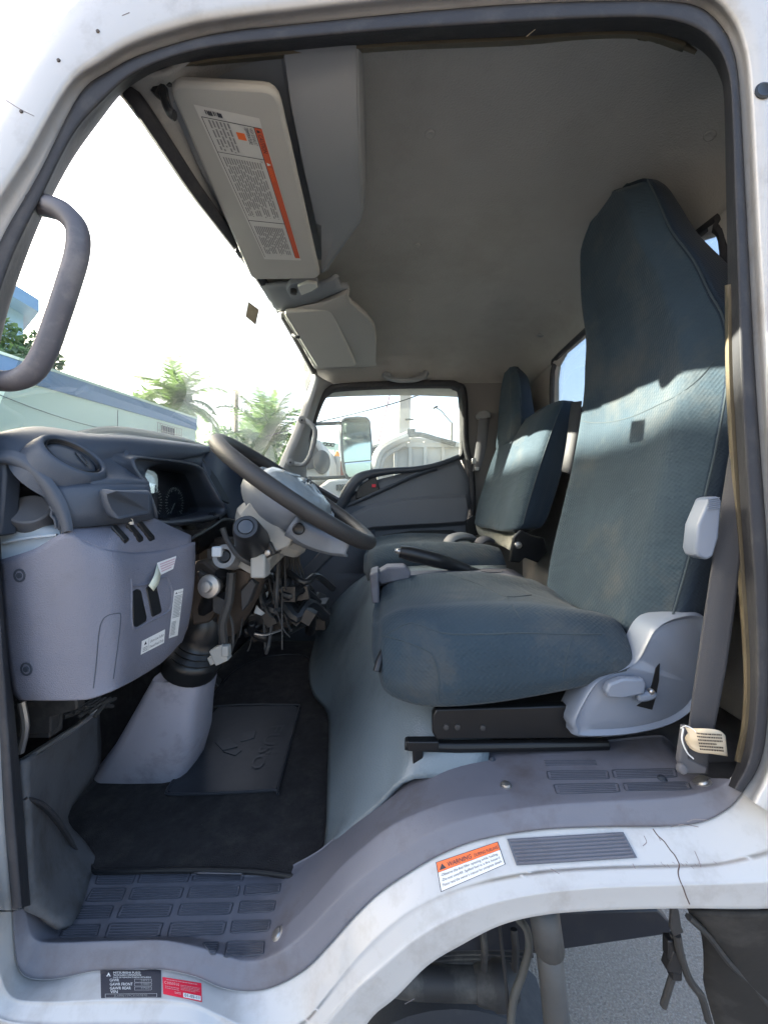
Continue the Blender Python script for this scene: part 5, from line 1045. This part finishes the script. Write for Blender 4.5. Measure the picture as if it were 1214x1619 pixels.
for x in (763, 812):
    a = MB(); a.tube([P(x,1470,.96), P(x+3,1500,.95), P(x+2,1532,.96)], .009, 3, 8); a.build('spring_bolt', M['dirtm'], ch)
a = MB(); a.tube([P(818,1452,.90), P(832,1470,.88), P(836,1500,.87), P(826,1540,.87), P(812,1580,.87), P(806,1640,.87)], .0085, 5, 10); a.build('hose', mat('grey_hose', (0.096, 0.096, 0.09), .6, .2, 20), ch)
a = MB(); a.tube([P(788,1455,.90), P(796,1520,.89), P(802,1580,.88), P(806,1640,.87)], .004, 4, 8); a.build('brake_line', M['dirtm'], ch)
a = MB(); a.prism([P(x,y,1.3) for x,y in [(560,1545),(700,1535),(850,1540),(905,1590),(930,1700),(560,1720)]], V(0,.1,0)); a.build('gearbox_casing', M['fleetd'], ch, bev=.02)
a = MB(); a.loft([[P(1086,1436,.64),P(1100,1450,.66),P(1110,1475,.68),P(1112,1530,.70),P(1113,1560,.72),P(1135,1640,.74)],[P(1150,1438,.62),P(1150,1470,.64),P(1160,1510,.66),P(1170,1550,.68),P(1190,1590,.70),P(1210,1650,.72)],[P(1300,1438,.60),P(1300,1470,.62),P(1300,1510,.64),P(1300,1550,.66),P(1300,1590,.68),P(1300,1650,.70)]], 4, 3); a.build('mud_guard', mat('dusty_mud_guard', (0.0196, 0.0189, 0.0182), .8, .3, 8, .4, 60, dirt=(.09,.085,.08), ds=8, da=.5), ch, thick=.006)
a = MB(); a.tube([P(1088,1450,.63), P(1120,1480,.655), P(1150,1520,.66), P(1190,1560,.68), P(1240,1620,.69)], .005, 4, 6); a.build('guard_rib', M['fleetd'], ch)
a = MB(); a.prism([P(x,y,.60) for x,y in [(1062,1436),(1074,1440),(1078,1466),(1082,1476),(1066,1482),(1060,1470)]], V(0,.006,0)); a.build('bracket', M['dirtm'], ch, bev=.002)
a = MB(); a.tube([P(1070,1478,.61), P(1076,1510,.61), P(1090,1550,.62), P(1108,1575,.62), P(1116,1600,.62), P(1120,1615,.62)], .006, 4, 8); a.tube([P(1064,1478,.62), P(1062,1500,.62), P(1066,1530,.62), P(1058,1560,.62), P(1048,1592,.62)], .005, 4, 8); a.build('cable', M['wire'], ch)
a = MB(); a.box(P(1058,1496,.62), (.014,.014,.03)); a.box(P(1064,1515,.62), (.022,.016,.034), Matrix.Rotation(.3, 4, 'Y')); a.box(P(1066,1535,.62), (.016,.014,.02)); a.build('cable_plug', M['black'], ch, bev=.002)
a = MB(); a.lathe(P(720,1850,1.0), V(0,1,0), [(0,.18),(0,.36),(.02,.39),(.19,.39),(.21,.36),(.21,.18)], 40); a.build('tyre', M['rubber'], ch)
# inner skin of the wheel arch and belly, so that no daylight leaks in from below
a = MB(); a.grid([[W(x, y, z) for x in (.12,.2,.3,.5,.85)] for y, z in ((.70,-.60),(.85,-.56),(1.3,-.56),(2.2,-.60))]); a.build('arch_liner', M['fleetd'], ch, thick=.01)

# ================================================================== plants
def leaf_quads(bm, c, n, rad, sz, rnd):
    for i in range(n):
        while True:
            d = V(rnd.uniform(-1,1), rnd.uniform(-1,1), rnd.uniform(-1,1))
            if .25 < d.length < 1: break
        p = c + V(d.x * rad.x, d.y * rad.y, d.z * rad.z)
        a = V(rnd.uniform(-1,1), rnd.uniform(-1,1), rnd.uniform(-.7,.5)).normalized(); b = a.cross(V(rnd.uniform(-1,1), rnd.uniform(-1,1), 1)).normalized()
        s = sz * rnd.uniform(.6, 1.4)
        bm.faces.new([bm.verts.new(p - a * s), bm.verts.new(p + b * s * .4), bm.verts.new(p + a * s), bm.verts.new(p - b * s * .4)])
def tree(loc, h, r, seed, label, leafm, nb=9, nl=420, group='trees beyond the buildings'):
    rnd = random.Random(seed); t = thing('leafy_tree', loc, label, 'tree', group); loc = Vector(loc)
    a = MB(); tips = []
    a.tube([loc, loc + V(.1,.05,h*.25), loc + V(.0,.1,h*.5), loc + V(.1,0,h*.75)], [h*.03,h*.024,h*.018,h*.008], 4, 8)
    for i in range(nb):
        an = i * 2.4 + rnd.random(); z = h * (.45 + .45 * rnd.random()); q = r * (.35 + .6 * rnd.random()); tip = loc + V(cos(an) * q, sin(an) * q, z); tips.append(tip)
        a.tube([loc + V(0,0,h*.4), loc.lerp(tip, .6) + V(0,0,h*.22), tip], [h*.012,h*.007,h*.003], 3, 5)
    a.build('trunk', M['bark'], t)
    bm = MB()
    for tip in tips + [loc + V(0,0,h*.92)]: leaf_quads(bm.bm, tip, nl, V(r*.42, r*.42, h*.14) * rnd.uniform(.8,1.2), h*.022, rnd)
    o = bm.build('crown', leafm, t, smooth=False); return t
def palm(loc, h, fl_, seed, label, nf=22, leafm=None):
    rnd = random.Random(seed); loc = Vector(loc); t = thing('palm_tree', loc, label, 'palm', 'palms beyond the wall')
    a = MB(); top = loc + V(rnd.uniform(-.3,.3), rnd.uniform(-.3,.3), h); a.tube([loc, loc.lerp(top, .5) + V(.1,0,0), top], [h*.022,h*.016,h*.014], 5, 10); a.build('trunk', M['bark'], t)
    b = MB(); bm = b.bm
    for i in range(nf):
        an = i * 2.39996 + rnd.uniform(-.2,.2); el = R(82 - 95 * (i / nf) + rnd.uniform(-8,8)); L0 = fl_ * rnd.uniform(.85,1.1)
        p = top.copy(); d = V(cos(an) * cos(el), sin(an) * cos(el), sin(el)); n = 14; pts = [p.copy()]
        for k in range(n):
            p = p + d * (L0 / n); d = (d + V(0,0,-.085 - .012 * k * cos(el))).normalized(); pts.append(p.copy())
        b.tube(pts, [fl_*.012,fl_*.006,fl_*.002], 1, 4, caps=False)
        side0 = d.cross(V(0,0,1)).normalized()
        for k in range(1, n):
            for sgn in (-1, 1):
                for m_ in range(3):
                    f = (k + m_ / 3) / n; q = pts[k].lerp(pts[k+1] if k < n else pts[k], m_ / 3); tg = (pts[min(k+1,n)] - pts[k-1]).normalized(); sd = tg.cross(V(0,0,1)); sd = sd.normalized() if sd.length > .05 else side0
                    l = fl_ * .30 * (math.sin(pi * min(1, f * .92 + .1)) ** .6) * rnd.uniform(.8,1.15); e = (sd * sgn * .8 + tg * .55 + V(0,0,-.25 + rnd.uniform(-.2,.2))).normalized()
                    wdt = tg * fl_ * .011
                    bm.faces.new([bm.verts.new(q - wdt), bm.verts.new(q + e * l * .5 + V(0,0,.01) - wdt), bm.verts.new(q + e * l), bm.verts.new(q + e * l * .5 + wdt), bm.verts.new(q + wdt)])
    b.build('crown', leafm or M['leaf2'], t, smooth=False); return t
# ================================================================== buildings seen through the windshield
def gpt(px, Y, z=0): return V((px - CX) * Y / F, Y, z)
C1 = V(-6.6, 13.5, 0); bd = V(-1, -4.77, 0).normalized(); bn = V(4.77, -1, 0).normalized()
def bp_(t_, z, o=0): return C1 + bd * t_ + bn * o + V(0, 0, z)
whs = thing('warehouse', C1, 'long pale warehouse with blue parapet stripe and one barred window', 'building')
a = MB(); a.prism([bp_(-.0,0), bp_(13,0), bp_(13,4.5), bp_(0,4.5)], -bn * 8); a.build('wall', M['bwhite'], whs, smooth=False)
a = MB(); a.prism([bp_(-.03,4.18,.04), bp_(13,4.10,.04), bp_(13,4.56,.04), bp_(-.03,4.56,.04)], -bn * 8.1); a.build('parapet', M['bluew'], whs, smooth=False)
a = MB(); a.prism([bp_(-.06,4.56,.06), bp_(13,4.56,.06), bp_(13,4.62,.06), bp_(-.06,4.62,.06)], -bn * .3); a.build('coping', M['bwhite'], whs, smooth=False)
a = MB(); a.prism([bp_(7.2,4.4,-.3), bp_(16,4.4,-.3), bp_(16,6.5,-.3), bp_(7.2,5.42,-.3)], -bn * 6); a.prism([bp_(12.9,0), bp_(16,0), bp_(16,4.45), bp_(12.9,4.45)], -bn * 8); a.build('unseen_sun_block', M['bwhite'], whs, smooth=False)  # unseen raised block, added and sloped to keep sun off the lower backrests
a = MB(); a.prism([bp_(1.0,3.72,.01), bp_(1.55,3.72,.01), bp_(1.55,4.02,.01), bp_(1.0,4.02,.01)], bn * .015); wi = a.build('window', M['fleetd'], whs, smooth=False)
a = MB()
for i in range(11): a.tube([bp_(.75 + i*.1, 3.62, .06), bp_(.75 + i*.1, 4.06, .06)], .010, 1, 5)
for z in (3.62,3.84,4.06): a.tube([bp_(.72,z,.06), bp_(1.78,z,.06)], .010, 1, 5)
a.build('window_bar', M['conc'], wi)
a = MB(); a.tube([bp_(t_, 3.72 - .28 * sin(min(1,(t_-1.5)/5) * pi) + .03 * (t_-1.5), .03) for t_ in (1.5,2.4,3.3,4.2,5.2,6.2)], .007, 3, 5); a.tube([bp_(3.1,4.1,.02), bp_(3.12,0,.02)], .008, 1, 5); a.build('wall_cable', M['wire'], whs)
a = MB(); a.tube([bp_(6.3,1,.02), bp_(6.3,3.35,.02), bp_(7.6,3.40,.02), bp_(7.6,1,.02)], .012, 1, 5); a.build('door_outline', M['conc'], whs)
a = MB(); a.tube([bp_(.30,3.42,.02), bp_(.42,3.42,.02), bp_(.42,3.56,.02), bp_(.30,3.56,.02)], .012, 1, 5, True); a.build('meter_box', M['conc'], whs)
t = thing('razor_wire', bp_(6.5, 4.0, .3), 'coil of razor wire strung along the pale warehouse wall under the grab handle', 'razor wire')
a = MB(); a.tube([bp_(5.7 + i * .022, 4.02 + .17 * sin(i * .785), .2 + .17 * cos(i * .785)) for i in range(90)], .006, 2, 4); a.build('coil', M['steel'], t)
bb = thing('blue_building', gpt(-60, 19), 'tall blue building with overhanging flat roof behind the leafy tree', 'building')
a = MB(); b0 = gpt(37, 19); b1 = gpt(-120, 15)
a.prism([b0, b1, b1 + V(0,0,11.6), b0 + V(0,0,11.2)], V(-6,4,0)); a.build('wall', M['bblue'], bb, smooth=False)
a = MB(); c0 = gpt(62, 18.6); c1 = gpt(-120, 14.4); a.prism([c0 + V(0,0,10.9), c1 + V(0,0,11.3), c1 + V(0,0,11.9), c0 + V(0,0,11.5)], V(-6,4.6,0)); a.build('roof', M['bluew'], bb, smooth=False)
tree(gpt(-2, 14.5), 8.3, 1.9, 3, 'bushy green tree in front of the tall blue building', M['dleaf'], 9, 520)
palm(gpt(278, 24), 7.8, 3.5, 5, 'sunlit yellow-green palm rising above the blue parapet', 24)
palm(gpt(425, 26), 5.9, 4.3, 8, 'wide drooping palm beside the far windshield pillar', 26, M['leaf'])
palm(gpt(395, 34), 6.8, 3.6, 12, 'hazy rear palm partly hidden by the wide drooping palm', 20, M['leaf'])
tree(gpt(352, 27), 6.9, 2.6, 21, 'low round tree between the warehouse end and the wide drooping palm', M['dleaf'], 8, 420)
tree(gpt(228, 30), 10.6, 2.4, 31, 'thin feathery tree top just showing over the blue parapet', M['leaf'], 8, 130)
tree(gpt(455, 22), 5.0, 2.2, 41, 'dark shrubby tree at the foot of the far windshield pillar', M['dleaf'], 7, 380)
t = thing('utility_pole', gpt(373, 30), 'slim wooden pole standing among the palms beyond the warehouse', 'pole', 'poles')
a = MB(); a.tube([gpt(371,30), gpt(374,30,10.6)], .16, 1, 8); a.build('post', M['wood'], t)
# ================================================================== yard seen through the far window
t = thing('utility_pole', gpt(636, 16), 'thick pale concrete pole behind the truck bed seen through the far window', 'pole', 'poles')
a = MB(); a.prism([gpt(625,16), gpt(640,16), gpt(650,16,8.5), gpt(634,16,8.5)], V(.1,.35,0)); a.build('post', M['conc'], t, bev=.02)
a = MB(); a.box(gpt(647,15.9,5.1), (.35,.06,.06)); a.build('step_bar', M['wire'], t)
t = thing('overhead_wire', gpt(600, 14, 5), 'black overhead wire slanting across the far window', 'wire', 'overhead wires')
a = MB(); a.tube([P(420,690,15), P(500,668,14.5), P(560,654,14), P(640,632,13.5), P(730,598,13)], .022, 4, 5); a.build('line', M['wire'], t)
t = thing('overhead_wire', gpt(610, 14, 5), 'steep guy wire running down behind the wing mirror', 'wire', 'overhead wires')
a = MB(); a.tube([P(622,600,15), P(610,650,15), P(598,700,15)], .02, 2, 5); a.build('line', M['box'], t)
t = thing('street_lamp', gpt(711, 22), 'slender street lamp with single curved arm behind the dump bed', 'street lamp')
a = MB(); a.tube([gpt(710,22), gpt(713,22,3.9), P(714,668,22)], .07, 3, 8); a.build('post', M['dirtm'], t)
a = MB(); a.tube([P(714,668,22), P(708,662,22), P(698,650,22), P(690,645,22)], .035, 4, 8); a.build('arm', M['dirtm'], t)
a = MB(); a.box(P(688,644,22), (.30,.16,.10), Matrix.Rotation(R(-25), 4, 'Y')); a.build('lamp_head', M['dirtm'], t, bev=.03)
# big dump truck
dt = thing('dump_truck', gpt(650, 9), 'dusty white dump truck with hydraulic arm across its bed, beyond the mirror', 'truck', 'parked trucks')
a = MB(); a.prism([P(x,y,9) for x,y in [(602,704),(652,690),(700,694),(735,700),(735,790),(602,790)]], V(0,2.2,0)); a.build('dump_bed', M['fleet'], dt, bev=.03)
a = MB()
for x in (625,648,672,700): a.box(P(x, 742, 8.95), (.08,.08,1.3))
a.box(P(668,704,8.95), (1.95,.09,.10)); a.build('bed_rib', M['fleet'], dt, bev=.01)
a = MB(); a.tube([P(592,742,8.8), P(600,716,8.8), P(618,702,8.8), P(645,690,8.8)], .12, 4, 8); a.tube([P(600,760,8.85), P(606,724,8.85), P(640,700,8.85)], .07, 3, 8); a.build('lift_arm', M['fleet'], dt)
a = MB(); a.tube([P(640,688,8.8), P(665,687,8.8), P(690,694,8.8), P(720,702,8.8)], .06, 3, 8); a.box(P(650,684,8.8), (.18,.12,.16)); a.build('hydraulic_ram', M['dirtm'], dt)
a = MB(); a.prism([P(x,y,9.2) for x,y in [(585,702),(602,700),(602,770),(585,775)]], V(0,2,0)); a.build('cab', M['fleet'], dt, bev=.04)
a = MB(); a.prism([P(x,y,9.15) for x,y in [(588,708),(600,705),(600,728),(588,732)]], V(0,.05,0)); a.build('cab_window', M['fleetd'], dt)
a = MB(); a.box(gpt(660,9.9,.55), (2.6,1.2,.3)); a.build('frame', M['fleetd'], dt)
for x in (600, 655, 705):
    a = MB(); a.lathe(gpt(x,9.0,.5), V(0,1,0), [(0,.2),(0,.46),(.04,.5),(.3,.5),(.32,.46),(.32,.2)], 24); a.build('wheel', M['rubber'], dt)
a = MB(); a.prism([P(x,y,9.1) for x,y in [(690,706),(730,712),(735,740),(700,735),(682,718)]], V(0,-.06,0)); a.build('tarp', M['dirtm'], dt)
# semi tractor with hood on the left of the window
st_ = thing('semi_truck', gpt(500, 8), 'white bonneted semi truck with louvred hood and tall exhaust by the far door', 'truck', 'parked trucks')
a = MB(); a.prism([P(x,y,8) for x,y in [(470,700),(505,694),(514,720),(516,760),(470,770)]], V(0,2.2,0)); a.build('cab', M['fleet'], st_, bev=.05)
a = MB(); a.prism([P(x,y,7.95) for x,y in [(474,712),(499,704),(508,722),(508,738),(474,744)]], V(0,.04,0)); a.build('windscreen', M['fleetd'], st_)
a = MB(); a.prism([P(x,y,7.2) for x,y in [(505,768),(520,757),(550,755),(575,766),(580,800),(560,830),(500,840),(490,800)]], V(0,1.6,0)); hdx = a.build('hood', M['fleet'], st_, bev=.06)
for i in range(6):
    a = MB(); a.box(P(533 + i*4.6, 771 - i*.4, 7.17), (.03,.06,.11)); a.build('louvre', M['fleetd'], hdx)
a = MB(); a.tube([P(517,800,8.3), P(517,716,8.3)], .07, 1, 10); a.build('exhaust_stack', M['steel'], st_)
a = MB(); a.lathe(P(509,730,7.9), V(.2,-1,.1), [(-.05,.25),(.02,.24),(.06,.12)], 18, sy=.7); a.build('side_mirror', M['fleetd'], st_)
for x in (500, 566):
    a = MB(); a.lathe(gpt(x,7.3,.5), V(0,1,0), [(0,.2),(0,.46),(.04,.5),(.3,.5),(.32,.46),(.32,.2)], 24); a.build('wheel', M['rubber'], st_)
t = thing('shipping_container', gpt(520, 13), 'rusty red container standing behind the white bonneted truck', 'container')
a = MB(); a.prism([P(x,y,13) for x,y in [(508,735),(545,728),(545,790),(508,795)]], V(.5,2,0)); a.build('body', M['box'], t, smooth=False)
a = MB()
for i in range(10): a.box(P(510 + i*3.8, 760, 12.97), (.035,.06,1.15))
a.build('corrugation', M['box'], t, smooth=False)
t = thing('warning_beacon', gpt(532, 10), 'amber beacon on a white post beside the red container', 'beacon')
a = MB(); a.tube([gpt(533,10), P(533,722,10)], .09, 1, 8); a.build('post', M['fleet'], t)
a = MB(); a.lathe(P(533,722,10), V(0,0,1), [(0,.07),(.10,.06),(.14,.03)], 12); a.build('lens', M['amber'], t)
t = thing('sign_board', gpt(500, 15), 'pale hoarding with dark round emblems behind the white bonneted truck', 'sign')
a = MB(); a.prism([P(x,y,15) for x,y in [(480,694),(535,701),(535,712),(480,706)]], V(0,.1,0)); a.tube([gpt(490,15), P(490,704,15)], .06, 1, 6); a.tube([gpt(530,15), P(530,704,15)], .06, 1, 6); a.build('board', M['bwhite'], t, smooth=False)
for x in (514, 520, 526):
    b = MB(); b.tube([P(x + 3*cos(k*pi/4), 702 + (x-514)*.1 + 2.2*sin(k*pi/4), 14.97) for k in range(8)], .02, 2, 5, True); b.build('emblem', M['fleetd'], t)
tree(gpt(530, 30), 4.8, 3.2, 51, 'dark low tree behind the red container', M['dleaf'], 8, 300)
